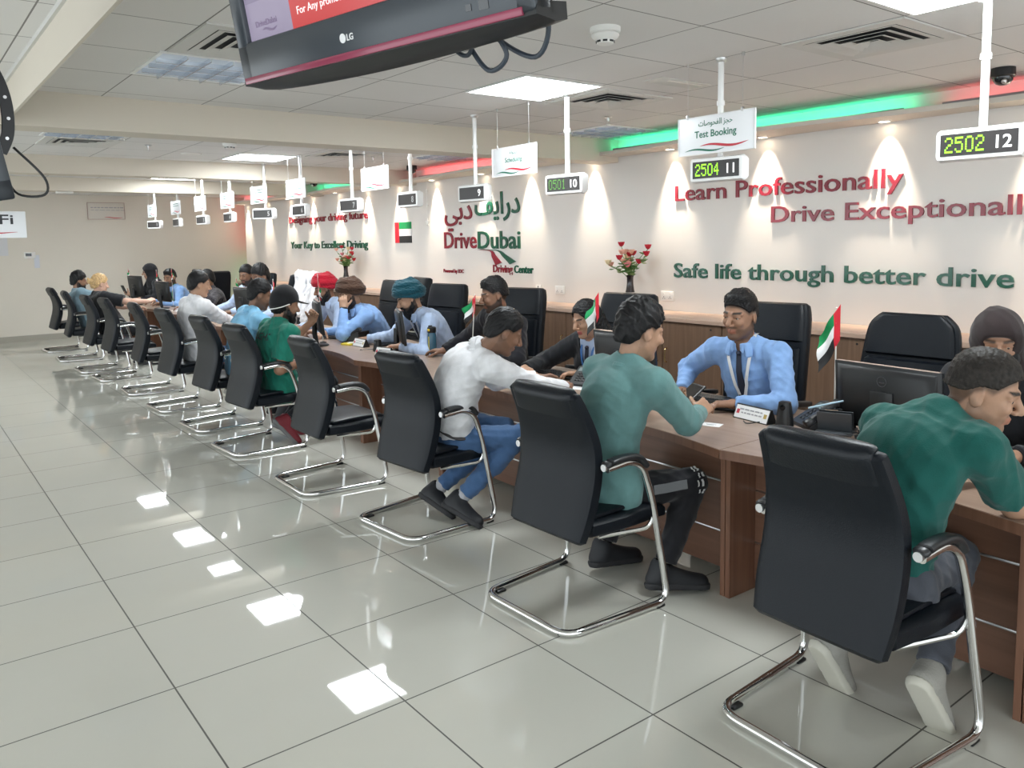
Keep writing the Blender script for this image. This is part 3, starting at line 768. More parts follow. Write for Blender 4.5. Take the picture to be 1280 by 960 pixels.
def road(c0, c1, w0, w1, m, name):
    P = spline([(0, 0), (.38 * c1[0] + .1, -.015), (.72 * c1[0] + .02, -.075), c1], 6); g = G(); up = []; lo = []
    n = len(P)
    for k, p in enumerate(P):
        w = w0 + (w1 - w0) * (k / (n - 1)) ** 1.5; up.append((p[0] + w * .9, p[1] + w * .25)); lo.append((p[0] - w * .9, p[1] - w * .25))
    M = facing((-.0005, 0, 0)); poly = up + lo[::-1]
    M2 = M @ Matrix.Translation((c0[0], c0[1], 0))
    v = [M2 @ Vector((x, y, z)) for z in (0, .012) for x, y in poly]; q = len(poly)
    f = [(k, k + 1, q - 2 - k, q - 1 - k) for k in range(n - 1)]; f2 = [tuple(i + q for i in z) for z in f]
    g.add(v, f + f2 + [(i, (i + 1) % q, q + (i + 1) % q, q + i) for i in range(q)]); g.obj(name, m, t, False)
road((.73, -.005), (.40, -.165), .004, .065, AR_, 'red_road'); road((.78, .0), (.62, -.155), .004, .065, AG_, 'green_road')
g = G(); text(g, 'Driving', facing((-.0005, 0, 0)), .37, .085, 1.02, -.265, .010, .02); g.obj('caption_red', AR_, t, False)
g = G(); text(g, 'Center', facing((-.0005, 0, 0)), .34, .085, 1.42, -.265, .010, .02); g.obj('caption_green', AG_, t, False)
t2 = thing('wall_lettering', 'tiny red caption left under the logo', 'lettering', (WX, 8.64, 1.19))
g = G(); text(g, 'Powered by EDC', facing((-.0005, 0, 0)), .45, .045, 0, 0, .008, .02); g.obj('word', AR_, t2, False)
t = thing('wall_flag', 'framed flat flag with red bar and green, white and black stripes, left of the logo', 'flag', (WX, 9.62, 1.71))
for nm, y0, y1, z0, z1 in (('red', .215, .10, -.14, .14), ('green', .10, -.215, .047, .14), ('white', .10, -.215, -.047, .047), ('black', .10, -.215, -.14, -.047)):
    g = G(); g.bx(-.012, -.001, y1, y0, z0, z1); g.obj(nm + '_field', MATS['flag_' + nm], t, False)
t = thing('star_garland', 'thread of small white stars hanging on the wall between the flag and the logo', 'decoration', (WX - .012, 8.98, 2.35))
g = G(); g.tube([(0, 0, 0), (0, .004, -.3), (0, 0, -.52)], .0018, 5); g.obj('thread', MATS['white_plastic'], t)
for z, s in ((-.12, .03), (-.30, .03), (-.52, .055)):
    g = G(); g.prism([((s if k % 2 == 0 else s * .42) * math.sin(PI * k / 5), z + (s if k % 2 == 0 else s * .42) * math.cos(PI * k / 5)) for k in range(10)], -.005, .003, 'x'); g.obj('star', MATS['white_plastic'], t, False)
# sockets
def socket(y, w_, label, dark=False):
    t = thing('wall_socket', label, 'socket', (WX, y, 1.05), 0)
    g = G(); g.box((-.007, 0, 0), (.014, w_, .088), None, .004); g.obj('plate', MATS['white_plastic'], t)
    for k in ((-1, 1) if w_ > .1 else (0,)):
        g = G(); g.box((-.0155, k * .036, .022), (.004, .012, .018), None, .001); g.obj('switch', MATS['white_plastic'] if not dark else MATS['black_plastic'], t)
        g = G(); g.box((-.0143, k * .036, -.008), (.001, .005, .012)); g.box((-.0143, k * .036 - .011, -.022), (.001, .009, .005)); g.box((-.0143, k * .036 + .011, -.022), (.001, .009, .005)); g.obj('pin_holes', MATS['vent_dark'], t, False)
socket(4.92, .148, 'white double wall socket between the near vase and the green slogan'); socket(6.40, .146, 'white double wall socket left of the near vase'); socket(6.75, .086, 'narrow white switch plate with a dark rocker, right of the logo caption', True)
t = thing('far_sign', 'white rectangular sign with faint lettering on the far wall', 'sign', (3.20, 15.995, 2.23))
g = G(); g.box((0, -.006, 0), (.61, .012, .30), None, .003); g.obj('board', mat('far_board', (.62, .58, .52), .5), t)
g = G()
for s in (-1, 1): g.box((s * .302, -.009, 0), (.006, .016, .30)); g.box((0, -.009, s * .147), (.61, .016, .006))
g.obj('frame', mat('thin_frame', (.35, .2, .17), .5), t, False)
g = G()
for r, z in ((0, .06), (1, .015)):
    x = -.25
    while x < .24: d = rng.uniform(.03, .09); g.box((x + d / 2, -.0125, z), (d, .002, .018 if r == 0 else .010)); x += d + .014
g.obj('lettering', MATS['ink_grey'], t, False)
M = Matrix(((1, 0, 0, 0), (0, 0, -1, -.009), (0, 1, 0, 0), (0, 0, 0, 1)))
g = G(); swoosh(g, -.05, .27, -.12, .008, .014, .5); g.v = [tuple(M @ Vector(p)) for p in g.v]; g.obj('red_swoosh', MATS['ink_red'], t, False)
t = thing('thermostat', 'small white thermostat with a dark screen on the far wall', 'thermostat', (1.96, 16.0, 1.47)); g = G(); g.box((0, -.012, 0), (.17, .024, .11), None, .005); g.obj('case', MATS['white_plastic'], t); g = G(); g.box((-.02, -.025, .01), (.09, .003, .05)); g.obj('screen', MATS['gloss_black'], t, False)
t = thing('wall_notice', 'small pale notice below the thermostat on the far wall', 'notice', (2.06, 16.0, 1.36)); g = G(); g.box((0, -.004, 0), (.08, .008, .22)); g.obj('sheet', mat('pale_sheet', (.6, .62, .68), .6), t, False)
t = thing('wall_notice', 'large pale paper notice at the left edge of the far wall', 'notice', (1.50, 16.0, 1.62)); g = G(); g.box((0, -.004, 0), (.30, .008, .30)); g.obj('sheet', mat('pale_sheet2', (.62, .62, .64), .6), t, False)
# ================================================================ televisions
A, B = Vector((.78, 2.14, 2.0)), Vector((.98, 1.18, 2.0))
ax = (B - A).normalized(); tilt = R(10)
nrm = Vector((ax.y, -ax.x, 0)) # towards the viewers
up = (Vector((0, 0, 1)) * math.cos(tilt) + nrm * math.sin(tilt)).normalized(); nf = ax.cross(up).normalized()
TW = (B - A).length; TH = .62
t = thing('television', 'large black wall television hanging from the ceiling at the top of the picture', 'television', A)
MT = Matrix(((ax.x, up.x, nf.x, 0), (ax.y, up.y, nf.y, 0), (ax.z, up.z, nf.z, 0), (0, 0, 0, 1)))
def w(gm): gm.v = [tuple(MT @ Vector(p)) for p in gm.v]; return gm
g = G(); bz = .098
g.bx(0, TW, 0, bz, -.055, 0, .008); g.bx(0, TW, TH - .05, TH, -.055, 0, .008); g.bx(0, .05, 0, TH, -.055, 0, .008); g.bx(TW - .05, TW, 0, TH, -.055, 0, .008)
w(g).obj('bezel', mat('tv_bezel', (.040, .048, .058), .3), t)
g = G(); g.bx(.04, TW - .04, .04, TH - .04, -.10, -.03, .02); g.loft([[Vector((x, y, z)) for x, y in ((.0, .0), (TW, .0), (TW, TH), (0, TH))] for z in (-.05, -.056)] + [[Vector((x, y, -.10)) for x, y in ((.07, .012), (TW - .07, .012), (TW - .07, TH - .03), (.07, TH - .03))]]); w(g).obj('back_shell', MATS['black_plastic'], t)
g = G(); secs = []
for k in range(17):
    x = TW * k / 16; dp = .016 + .020 * math.sin(PI * k / 16) ** .6
    secs.append([Vector((x, y, z)) for y, z in ((.004, -.002), (-.004, -.004), (-dp * .55, -.03), (-dp, -.06), (-dp * .8, -.098), (.02, -.10), (.02, -.01))])
g.loft(secs); w(g).obj('chin', MATS['black_plastic'], t)
g = G(); g.bx(.012, TW - .03, -.002, .014, -.004, .0035, .002); w(g).obj('red_trim', mat('tv_red', (.28, .05, .09), .2), t)
def scr(nm, x0, x1, y0, y1, col, z=-.0125, e=.42):
    g = G(); g.bx(x0, x1, y0, y1, z - .001, z); w(g).obj(nm, mat('screen_' + nm, tuple(c * .3 for c in col), .25, emit=col, es=e * .6), t, False)
scr('screen', .05, TW - .05, bz, TH - .05, (.46, .40, .55), -.014)
scr('screen_banner', .235, TW - .05, bz + .001, bz + .085, (.72, .09, .09), -.0125, .5)
scr('screen_tile', .055, .225, bz + .09, bz + .24, (.36, .31, .45), -.0125); scr('screen_tile', .055, .225, bz + .25, bz + .42, (.36, .31, .45), -.0125); scr('screen_tile', .235, .395, bz + .095, bz + .25, (.38, .33, .48), -.0125)
scr('screen_teal', .405, .80, bz + .15, bz + .36, (.02, .24, .22), -.0125)
g = G(); text(g, 'For Any promotions/discounts verify check with customer', Matrix.Translation((0, 0, -.0124)), .60, None, .262, bz + .03, .0008, .0); w(g).obj('banner_text', mat('screen_text', (.5, .4, .4), .5, emit=(.9, .75, .75), es=.5), t, False)
g = G(); text(g, 'DriveDubai', Matrix.Translation((0, 0, -.0124)), .09, None, .085, bz + .03, .0008, .01); swoosh(g, .11, .17, bz + .018, .004, .005, .5, 10, -.0118); w(g).obj('screen_logo', mat('screen_logo', (.1, .08, .12), .5, emit=(.16, .12, .2), es=.4), t, False)
g = G(); g.lathe([(0, 0), (.0105, 0), (.0105, .0012), (0, .0012)], (TW * .435, .045, 0), 18); text(g, 'LG', Matrix.Identity(4), None, .014, TW * .435 + .0145, .038, .0012, .02); w(g).obj('maker_logo', mat('logo_white', (.8, .8, .8), .3), t, False)
g = G(); g.bx(TW - .17, TW - .155, .03, .043, 0, .0015); g.bx(TW - .135, TW - .11, .026, .045, 0, .0015); w(g).obj('sensor_window', MATS['gloss_black'], t, False)
g = G(); g.tube([MT @ Vector((TW * .5, TH * .55, -.10)), MT @ Vector((TW * .5, TH * .55, -.2)), ], .03, 10); c = MT @ Vector((TW * .5, TH * .55, -.19)); g.tube([c, (c.x, c.y, CZ - 2.0)], .024, 12); g.obj('ceiling_bracket', MATS['black_plastic'], t)
g = G()
g.tube(spline([MT @ Vector(p) for p in ((.66, .10, -.09), (.68, .0, -.13), (.745, -.075, -.12), (.80, -.05, -.12), (.76, .02, -.11), (.70, .06, -.10))], 8), .0055, 8)
g.tube(spline([MT @ Vector(p) for p in ((.72, .10, -.10), (.75, .0, -.14), (.86, -.065, -.14), (.91, .0, -.13), (.86, .07, -.11), (.78, .08, -.10))], 8), .0055, 8)
g.tube(spline([MT @ Vector(p) for p in ((.64, .08, -.09), (.65, -.01, -.12), (.69, -.035, -.12), (.72, .0, -.11), (.70, .05, -.10))], 8), .005, 8)
g.obj('cable', mat('cable_grey', (.03, .04, .055), .45), t)
# second television at the left edge, seen from the side, on its bracket
t = thing('television', 'black television cut off by the left picture edge, on a perforated bracket', 'television', (.205, 2.2, 1.69))
TW2, TH2 = .78, .46
def w2(gm): gm.v = [tuple(MT @ Vector((p[0] - TW2, p[1], p[2]))) for p in gm.v]; return gm
g = G(); g.bx(0, TW2, 0, .05, -.05, 0, .006); g.bx(0, TW2, TH2 - .035, TH2, -.05, 0, .006); g.bx(0, .035, 0, TH2, -.05, 0, .006); g.bx(TW2 - .035, TW2, 0, TH2, -.05, 0, .006); w2(g).obj('bezel', MATS['tv_bezel'], t)
g = G(); g.bx(.03, TW2 - .03, .045, TH2 - .03, -.012, -.010); w2(g).obj('screen', mat('tv_side_screen', (.05, .07, .09), .15, emit=(.25, .4, .5), es=.30), t, False)
g = G(); g.bx(.03, TW2 - .03, .03, TH2 - .03, -.055, -.012, .015); w2(g).obj('back_shell', MATS['black_plastic'], t)
g = G()
arc = [MT @ Vector((-.05, y_, z_)) for y_, z_ in ((.11, -.060), (.15, -.085), (.21, -.098), (.27, -.096), (.33, -.078), (.37, -.058))]
P_ = spline(arc, 5); sdv = Vector(ax) * .003; secs = []
def arc_n(i_):
    tn = (P_[min(i_ + 1, len(P_) - 1)] - P_[max(i_ - 1, 0)]).normalized(); return tn.cross(Vector(ax)).normalized() * .013
for i_, q_ in enumerate(P_): nn = arc_n(i_); secs.append([q_ + sdv + nn, q_ - sdv + nn, q_ - sdv - nn, q_ + sdv - nn])
g.loft(secs); br = g.obj('bracket', MATS['black_plastic'], t, False)
for k_ in (4, 8, 12, 16, 20): g = G(); g.cyl(P_[k_] - sdv * 1.4, P_[k_] + sdv * 1.4, .004, n=10); g.obj('bracket_hole', MATS['steel'], br)
tp = MT @ Vector((-.05, .37, -.058)); g = G(); g.tube([tp, tp + Vector((-.06, .03, .04)), (tp.x - .06, tp.y + .03, CZ - 1.69)], .018, 10); g.obj('ceiling_tube', MATS['black_plastic'], t)
g = G(); g.tube(spline([MT @ Vector(q) for q in ((-.08, .12, -.10), (-.05, .04, -.14), (-.05, .0, -.13), (-.10, .01, -.09), (-.14, .06, -.085))], 6), .003, 6); g.obj('cable', MATS['black_plastic'], t)
t = thing('hanging_sign', 'white WiFi sign cut off at the left edge, under the side-on television', 'sign', (.30, 3.05, 1.66))
M = Matrix.Rotation(R(-2), 4, 'Z') @ Matrix(((1, 0, 0, 0), (0, 0, -1, 0), (0, 1, 0, 0), (0, 0, 0, 1)))
def w3(gm): gm.v = [tuple(M @ Vector(p)) for p in gm.v]; return gm
g = G(); g.box((-.18, 0, 0), (.50, .085, .005), None, .002); w3(g).obj('board', MATS['sign_board'], t)
g = G(); text(g, 'WiFi', Matrix.Translation((0, 0, .0028)), .125, .030, -.09, .002, .0008, .012); w3(g).obj('lettering', MATS['ink_dark'], t, False)
g = G(); swoosh(g, -.30, .045, -.026, .004, .006, .4, 14, .0042); w3(g).obj('red_swoosh', MATS['ink_red'], t, False)
g = G()
for x in (-.35, -.0): g.tube([M @ Vector((x, .042, 0)), (x, 0, .10)], .0015, 5)
g.obj('wire', MATS['steel'], t)
# ================================================================ vases with flowers
def vase(x, y, label, seed, sc=1.0):
    r = random.Random(seed)
    t = thing('flower_vase', label, 'vase', (x, y, .919), 0, 'flower vases on the cabinets')
    g = G(); g.lathe([(0, 0), (.05, 0), (.058, .03), (.06, .08), (.05, .14), (.036, .20), (.030, .25), (.030, .30), (.036, .325), (.030, .325), (.025, .30), (.025, .24), (0, .22)], n=28); g.obj('vase', mat('vase_dark', (.02, .012, .012), .2, coat=.4), t)
    for z, rr, nm in ((.05, .0605, 'vase_rust'), (.11, .0575, 'vase_silver'), (.125, .055, 'vase_rust'), (.165, .0455, 'vase_silver'), (.085, .0606, 'vase_silver')):
        g = G(); g.lathe([(rr * .97, -.004), (rr, -.003), (rr, .003), (rr * .97, .004)], (0, 0, z), 28); g.obj('band', mat(nm, (.5, .48, .46) if 'silver' in nm else (.22, .06, .02), .3), t)
    leaf = G(); fl = {}
    for k in range(22):
        a = r.uniform(0, 2 * PI); rad = abs(r.gauss(0, .085)); z = r.uniform(.38, .58)
        tip = Vector((max(-.17, min(.14, rad * math.cos(a))), rad * math.sin(a) * 1.5, z))
        if k == 0: tip = Vector((-.02, .23, .40))
        if k == 1: tip = Vector((0, -.22, .56))
        if k == 2: tip = Vector((0, -.20, .50))
        if k == 3: tip = Vector((0, .11, .585))
        if k == 4: tip = Vector((-.02, -.13, .43))
        g = G(); g.tube(spline([(0, 0, .27), (tip.x * .4, tip.y * .4, .27 + (tip.z - .27) * .6), tip], 4), .003, 5); s = g.obj('stem', mat('stem_green', (.10, .20, .04), .6), t)
        c = r.choice(['petal_red', 'petal_red', 'petal_pink', 'petal_cream', 'petal_peach']) if k > 4 else ('petal_peach', 'petal_red', 'petal_red', 'petal_red', 'petal_red')[k]
        colr = {'petal_red': (.50, .012, .03), 'petal_pink': (.75, .22, .25), 'petal_cream': (.80, .66, .40), 'petal_peach': (.80, .42, .32)}[c]
        g = G()
        for ring, (n, rr, op) in enumerate(((5, .022, .10), (6, .032, .32), (6, .038, .62))):
            for q in range(n):
                aa = 2 * PI * q / n + ring * .5
                Mx = Matrix.Translation(tip) @ Matrix.Rotation(aa, 4, 'Z') @ Matrix.Rotation(-op, 4, 'Y')
                g.ball((0, 0, 0), (.005, rr * .55, rr * .75), 8, 5); nv = 8 * 4 + 2
                g.v[-nv:] = [tuple(Mx @ (Vector(p) + Vector((.0, 0, rr * .7)))) for p in g.v[-nv:]]
        g.obj('bloom', mat(c, colr, .6), s)
        for q in range(5):
            u = r.uniform(.25, .9); b = Vector((tip.x * u, tip.y * u, .30 + (tip.z - .30) * u)); aa = r.uniform(0, 2 * PI); ln = r.uniform(.05, .08)
            d = Vector((math.cos(aa), math.sin(aa), r.uniform(-.2, .5))).normalized(); sd = d.cross(Vector((0, 0, 1))).normalized() * ln * .36; up_ = sd.cross(d).normalized() * .006
            g = G(); g.add([b, b + d * ln * .5 + sd + up_, b + d * ln * .5 - sd + up_, b + d * ln, b + d * ln * .5 - up_ * 1.2], [(0, 1, 4), (0, 4, 2), (1, 3, 4), (4, 3, 2), (0, 2, 1), (1, 2, 3)]); g.obj('leaf', mat('leaf_green', (.12, .25, .07), .6) if (k + q) % 3 else mat('leaf_light', (.28, .40, .16), .6), s)
    return t
vase(5.37, 5.17, 'tall dark banded vase of red and peach flowers left of the green slogan', 3)
vase(5.35, 10.9, 'small dark vase of pink and green artificial flowers above the brown turban', 11)
# ================================================================ people: smooth solid bodies grown on a grid
def V3(*a): return np.array(a, float)
def unit(v): v = np.asarray(v, float); return v / max(1e-9, np.linalg.norm(v))
class Field:
    def __init__(s, lo, hi, h):
        s.h = h; s.lo = np.asarray(lo, float); n = np.ceil((np.asarray(hi) - s.lo) / h).astype(int) + 1
        s.n = n; s.d = np.full(n, 9.0, np.float32)
        s.ax = [(s.lo[i] + h * np.arange(n[i])).astype(np.float32) for i in range(3)]
    def sub(s, lo, hi):
        sl = []
        for i in range(3):
            a = max(0, int(math.floor((lo[i] - s.lo[i]) / s.h))); b = min(s.n[i], int(math.ceil((hi[i] - s.lo[i]) / s.h)) + 1)
            if b <= a: return None
            sl.append(slice(a, b))
        return tuple(sl), s.ax[0][sl[0]][:, None, None], s.ax[1][sl[1]][None, :, None], s.ax[2][sl[2]][None, None, :]
    def put(s, sl, q, k, op):
        d = s.d[sl]
        if op == 'add':
            if k > 0:
                hh = np.clip(.5 + .5 * (d - q) / k, 0, 1); s.d[sl] = d * (1 - hh) + q * hh - k * hh * (1 - hh)
            else: s.d[sl] = np.minimum(d, q)
        else:
            q = -q
            if k > 0:
                hh = np.clip(.5 - .5 * (d - q) / k, 0, 1); s.d[sl] = d * (1 - hh) + q * hh + k * hh * (1 - hh)
            else: s.d[sl] = np.maximum(d, q)
    def cone(s, a, b, ra, rb, k=.02, op='add', planes=(), flat=None):
        """capsule with two radii; planes: (point, outward normal) trims; flat=(axis, factor) squashes across an axis"""
        a = np.asarray(a, float); b = np.asarray(b, float); m = max(ra, rb) + k + 3 * s.h
        t = s.sub(np.minimum(a, b) - m, np.maximum(a, b) + m)
        if t is None: return s
        sl, x, y, z = t
        ba = b - a; l2 = max(1e-9, ba @ ba)
        dx, dy, dz = x - a[0], y - a[1], z - a[2]
        u = np.clip((dx * ba[0] + dy * ba[1] + dz * ba[2]) / l2, 0, 1).astype(np.float32)
        ex, ey, ez = dx - u * ba[0], dy - u * ba[1], dz - u * ba[2]
        if flat is not None:
            n, f = flat; e = ex * n[0] + ey * n[1] + ez * n[2]; g = (1 / f - 1) * e
            q = np.sqrt((ex + g * n[0]) ** 2 + (ey + g * n[1]) ** 2 + (ez + g * n[2]) ** 2) - (ra + (rb - ra) * u)
        else: q = np.sqrt(ex * ex + ey * ey + ez * ez) - (ra + (rb - ra) * u)
        for p, n in planes: q = np.maximum(q, (x - p[0]) * n[0] + (y - p[1]) * n[1] + (z - p[2]) * n[2])
        s.put(sl, q.astype(np.float32), k, op); return s
    def ell(s, c, r, M=None, k=.02, op='add', planes=()):
        c = np.asarray(c, float); r = np.asarray(r, float); M = np.eye(3) if M is None else M
        m = max(r) + k + 3 * s.h; t = s.sub(c - m, c + m)
        if t is None: return s
        sl, x, y, z = t; dx, dy, dz = x - c[0], y - c[1], z - c[2]
        L = [dx * M[0, i] + dy * M[1, i] + dz * M[2, i] for i in range(3)]
        k0 = np.sqrt(sum((L[i] / r[i]) ** 2 for i in range(3))); k1 = np.sqrt(sum((L[i] / r[i] ** 2) ** 2 for i in range(3))) + 1e-6
        q = k0 * (k0 - 1) / k1
        for p, n in planes: q = np.maximum(q, (x - p[0]) * n[0] + (y - p[1]) * n[1] + (z - p[2]) * n[2])
        s.put(sl, q.astype(np.float32), k, op); return s
    def box(s, c, hf, M=None, rd=.005, k=.01, op='add'):
        c = np.asarray(c, float); hf = np.asarray(hf, float) - rd; M = np.eye(3) if M is None else M
        m = np.linalg.norm(hf) + rd + k + 3 * s.h; t = s.sub(c - m, c + m)
        if t is None: return s
        sl, x, y, z = t; dx, dy, dz = x - c[0], y - c[1], z - c[2]
        L = [np.abs(dx * M[0, i] + dy * M[1, i] + dz * M[2, i]) - hf[i] for i in range(3)]
        q = np.sqrt(sum(np.maximum(l, 0) ** 2 for l in L)) + np.minimum(np.maximum(np.maximum(L[0], L[1]), L[2]), 0) - rd
        s.put(sl, q.astype(np.float32), k, op); return s
    def apply(s, fn):
        """d = fn(d, x, y, z) near the surface"""
        x, y, z = s.ax[0][:, None, None], s.ax[1][None, :, None], s.ax[2][None, None, :]
        s.d = fn(s.d, x, y, z).astype(np.float32); return s
    def wrinkle(s, amp, wl, seed=0, dirs=None):
        r = np.random.RandomState(seed)
        x, y, z = s.ax[0][:, None, None], s.ax[1][None, :, None], s.ax[2][None, None, :]
        tot = 0
        for i in range(5):
            k = unit(r.normal(size=3) * (V3(1, 1, .7) if dirs is None else dirs)) * 2 * PI / (wl * r.uniform(.7, 1.5)); k2 = unit(r.normal(size=3)) * 2 * PI / (wl * 2.2)
            w = 1.1 * np.sin(k2[0] * x + k2[1] * y + k2[2] * z + r.uniform(0, 6))
            c = np.sin(k[0] * x + k[1] * y + k[2] * z + w + r.uniform(0, 6))
            tot = tot + (1 - np.abs(c)) * 2 - 1
        s.d = np.where(s.d < 1, s.d - (amp / 3) * tot, s.d).astype(np.float32); return s
    def at(s, p):
        i = np.round((np.asarray(p) - s.lo) / s.h).astype(int)
        if (i < 0).any() or (i >= s.n).any(): return 9.
        return float(s.d[tuple(i)])
    def snap(s, p, d, dist=.3):
        """walk from p along d until the surface"""
        p = np.asarray(p, float); d = unit(d); t = 0
        while t < dist:
            if s.at(p + d * t) < s.h * .3: break
            t += s.h * .5
        return p + d * t
    def mesh(s):
        d = s.d; ins = d < 0
        c = np.zeros(np.array(d.shape) - 1, np.uint8)
        for i in (0, 1):
            for j in (0, 1):
                for k in (0, 1): c += ins[i:d.shape[0] - 1 + i, j:d.shape[1] - 1 + j, k:d.shape[2] - 1 + k]
        act = (c > 0) & (c < 8)
        ijk = np.argwhere(act); N = len(ijk)
        idx = np.full(act.shape, -1, np.int32); idx[act] = np.arange(N)
        val = {}
        for i in (0, 1):
            for j in (0, 1):
                for k in (0, 1): val[(i, j, k)] = d[ijk[:, 0] + i, ijk[:, 1] + j, ijk[:, 2] + k]
        acc = np.zeros((N, 3)); cnt = np.zeros(N)
        for a in val:
            for ax in range(3):
                if a[ax] == 1: continue
                b = list(a); b[ax] = 1; b = tuple(b)
                va, vb = val[a], val[b]; m = (va < 0) != (vb < 0)
                t = np.where(m, va / np.where(m, va - vb, 1), 0)
                p = np.tile(np.array(a, float), (N, 1)); p[:, ax] = t
                acc += p * m[:, None]; cnt += m
        pos = s.lo + s.h * (ijk + acc / np.maximum(cnt, 1)[:, None])
        F = []
        for ax in range(3):
            A = [slice(0, n) for n in d.shape]; B = [slice(0, n) for n in d.shape]
            A[ax] = slice(0, d.shape[ax] - 1); B[ax] = slice(1, d.shape[ax])
            o1, o2 = [(1, 2), (2, 0), (0, 1)][ax]
            diff = ins[tuple(A)] != ins[tuple(B)]
            e = np.argwhere(diff)
            ok = (e[:, o1] > 0) & (e[:, o2] > 0) & (e[:, o1] < d.shape[o1] - 1) & (e[:, o2] < d.shape[o2] - 1)
            e = e[ok]; up = ins[tuple(A)][tuple(e.T)]
            def cell(u, v):
                q = e.copy(); q[:, o1] -= u; q[:, o2] -= v; return idx[tuple(q.T)]
            quad = np.stack([cell(1, 1), cell(0, 1), cell(0, 0), cell(1, 0)], 1)
            quad[~up] = quad[~up][:, ::-1]; F.append(quad)
        F = np.concatenate(F); F = F[(F >= 0).all(1)]
        return pos, F
def mesh_from(name, pos, F, mats, parent, colors=None, mi=None):
    me = bpy.data.meshes.new(name)
    me.vertices.add(len(pos)); me.vertices.foreach_set('co', np.asarray(pos, np.float32).ravel())
    me.loops.add(F.size); me.loops.foreach_set('vertex_index', F.astype(np.int32).ravel())
    me.polygons.add(len(F)); me.polygons.foreach_set('loop_start', np.arange(0, F.size, 4, dtype=np.int32))
    me.update(calc_edges=True)
    me.polygons.foreach_set('use_smooth', [True] * len(F))
    for m in mats: me.materials.append(m)
    if colors is not None:
        a = me.color_attributes.new('Col', 'FLOAT_COLOR', 'POINT')
        a.data.foreach_set('color', np.concatenate([colors, np.ones((len(pos), 1))], 1).astype(np.float32).ravel())
    if mi is not None: me.polygons.foreach_set('material_index', mi)
    me.validate()
    o = bpy.data.objects.new(name, me); COL.objects.link(o)
    if parent is not None: o.parent = parent; o.matrix_parent_inverse = Matrix.Translation(-Vector(parent.location))
    return o
def skin_mat():
    m = bpy.data.materials.new('skin'); m.use_nodes = True; nt = m.node_tree; b = nt.nodes['Principled BSDF']
    a = nt.nodes.new('ShaderNodeVertexColor'); a.layer_name = 'Col'
    tc = nt.nodes.new('ShaderNodeTexCoord'); n = nt.nodes.new('ShaderNodeTexNoise'); n.inputs['Scale'].default_value = 60
    nt.links.new(tc.outputs['Object'], n.inputs['Vector'])
    f = math_node(nt, 'ADD', math_node(nt, 'MULTIPLY', n.outputs['Fac'], .22), .89)
    v = nt.nodes.new('ShaderNodeVectorMath'); v.operation = 'SCALE'
    nt.links.new(a.outputs['Color'], v.inputs[0]); nt.links.new(f, v.inputs['Scale'])
    nt.links.new(v.outputs[0], b.inputs['Base Color']); b.inputs['Roughness'].default_value = .48; b.inputs['Specular IOR Level'].default_value = .35
    b.inputs['Subsurface Weight'].default_value = .08; b.inputs['Subsurface Radius'].default_value = (.01, .004, .002); b.inputs['Subsurface Scale'].default_value = .6
    return m
SKIN = skin_mat()
def cloth(name, col, rough=.85, noise=(18, .10), bump=(260, .18), sheen=.15): return mat(name, col, rough, spec=.25, noise=noise, bump=bump, sheen=sheen)
def rotmat(yaw, pitch=0, roll=0):
    """columns: forward, left, up; yaw from +X, pitch > 0 looks down, roll > 0 tips to the person's right"""
    M = Matrix.Rotation(R(yaw), 3, 'Z') @ Matrix.Rotation(R(pitch), 3, 'Y') @ Matrix.Rotation(R(roll), 3, 'X')
    return np.array(M)
def ik(a, b, l1, l2, pole):
    a = np.asarray(a, float); b = np.asarray(b, float); d = b - a; L = np.linalg.norm(d)
    if L > (l1 + l2) * .995: b = a + d / L * (l1 + l2) * .995; d = b - a; L = np.linalg.norm(d)
    u = d / L; x = (l1 * l1 - l2 * l2 + L * L) / (2 * L); hgt = math.sqrt(max(0, l1 * l1 - x * x))
    p = np.asarray(pole, float); p = unit(p - u * (p @ u))
    return a + u * x + p * hgt, b
def hand(F, w, d, n, right, sc=1.0, curl=(.35, .4, .45, .5), thumb=.3, spread=.0):
    d = unit(d); n = unit(np.asarray(n) - d * (np.asarray(n) @ d)); s = np.cross(d, n) * (1 if right else -1)
    M = np.stack([d, s, n], 1)
    F.box(w + d * .046 * sc, V3(.047, .040, .0145) * sc, M, .012 * sc, .012)
    F.cone(w - d * .015, w + d * .02 * sc, .0255 * sc, .026 * sc, .015, flat=(n, .75))
    F.ell(w + d * .03 * sc + s * .026 * sc + n * .008 * sc, V3(.034, .018, .016) * sc, M, .012)
    tips = []
    for i, (so, do, ln, rr) in enumerate(((.030, .088, .075, .0095), (.0105, .093, .082, .0098), (-.0105, .090, .077, .0094), (-.029, .082, .060, .0084))):
        p = w + (d * do + s * so) * sc; ang = 0; c = curl[i]; f = unit(d + s * (so * 3.0 * spread + so * 1.2))
        for j, q in enumerate((.46, .30, .24)):
            ang += c * (1.0, 1.25, .8)[j]
            v = f * math.cos(ang) + n * math.sin(ang); e = p + v * ln * q * sc
            F.cone(p, e, rr * (1, .93, .86)[j] * sc, rr * (.93, .86, .74)[j] * sc, .004 if j else .008); p = e
        tips.append(p)
    p = w + (d * .022 + s * .030 + n * .006) * sc; v = unit(d * .62 + s * (.80 - thumb * .6) + n * (.15 + thumb * .7))
    for j, (ln, rr) in enumerate(((.040, .0125), (.033, .0112), (.026, .0100))):
        e = p + v * ln * sc; F.cone(p, e, rr * sc, rr * .9 * sc, .006); p = e; v = unit(v + d * .35 + n * thumb * .5)
    tips.append(p)
    return tips
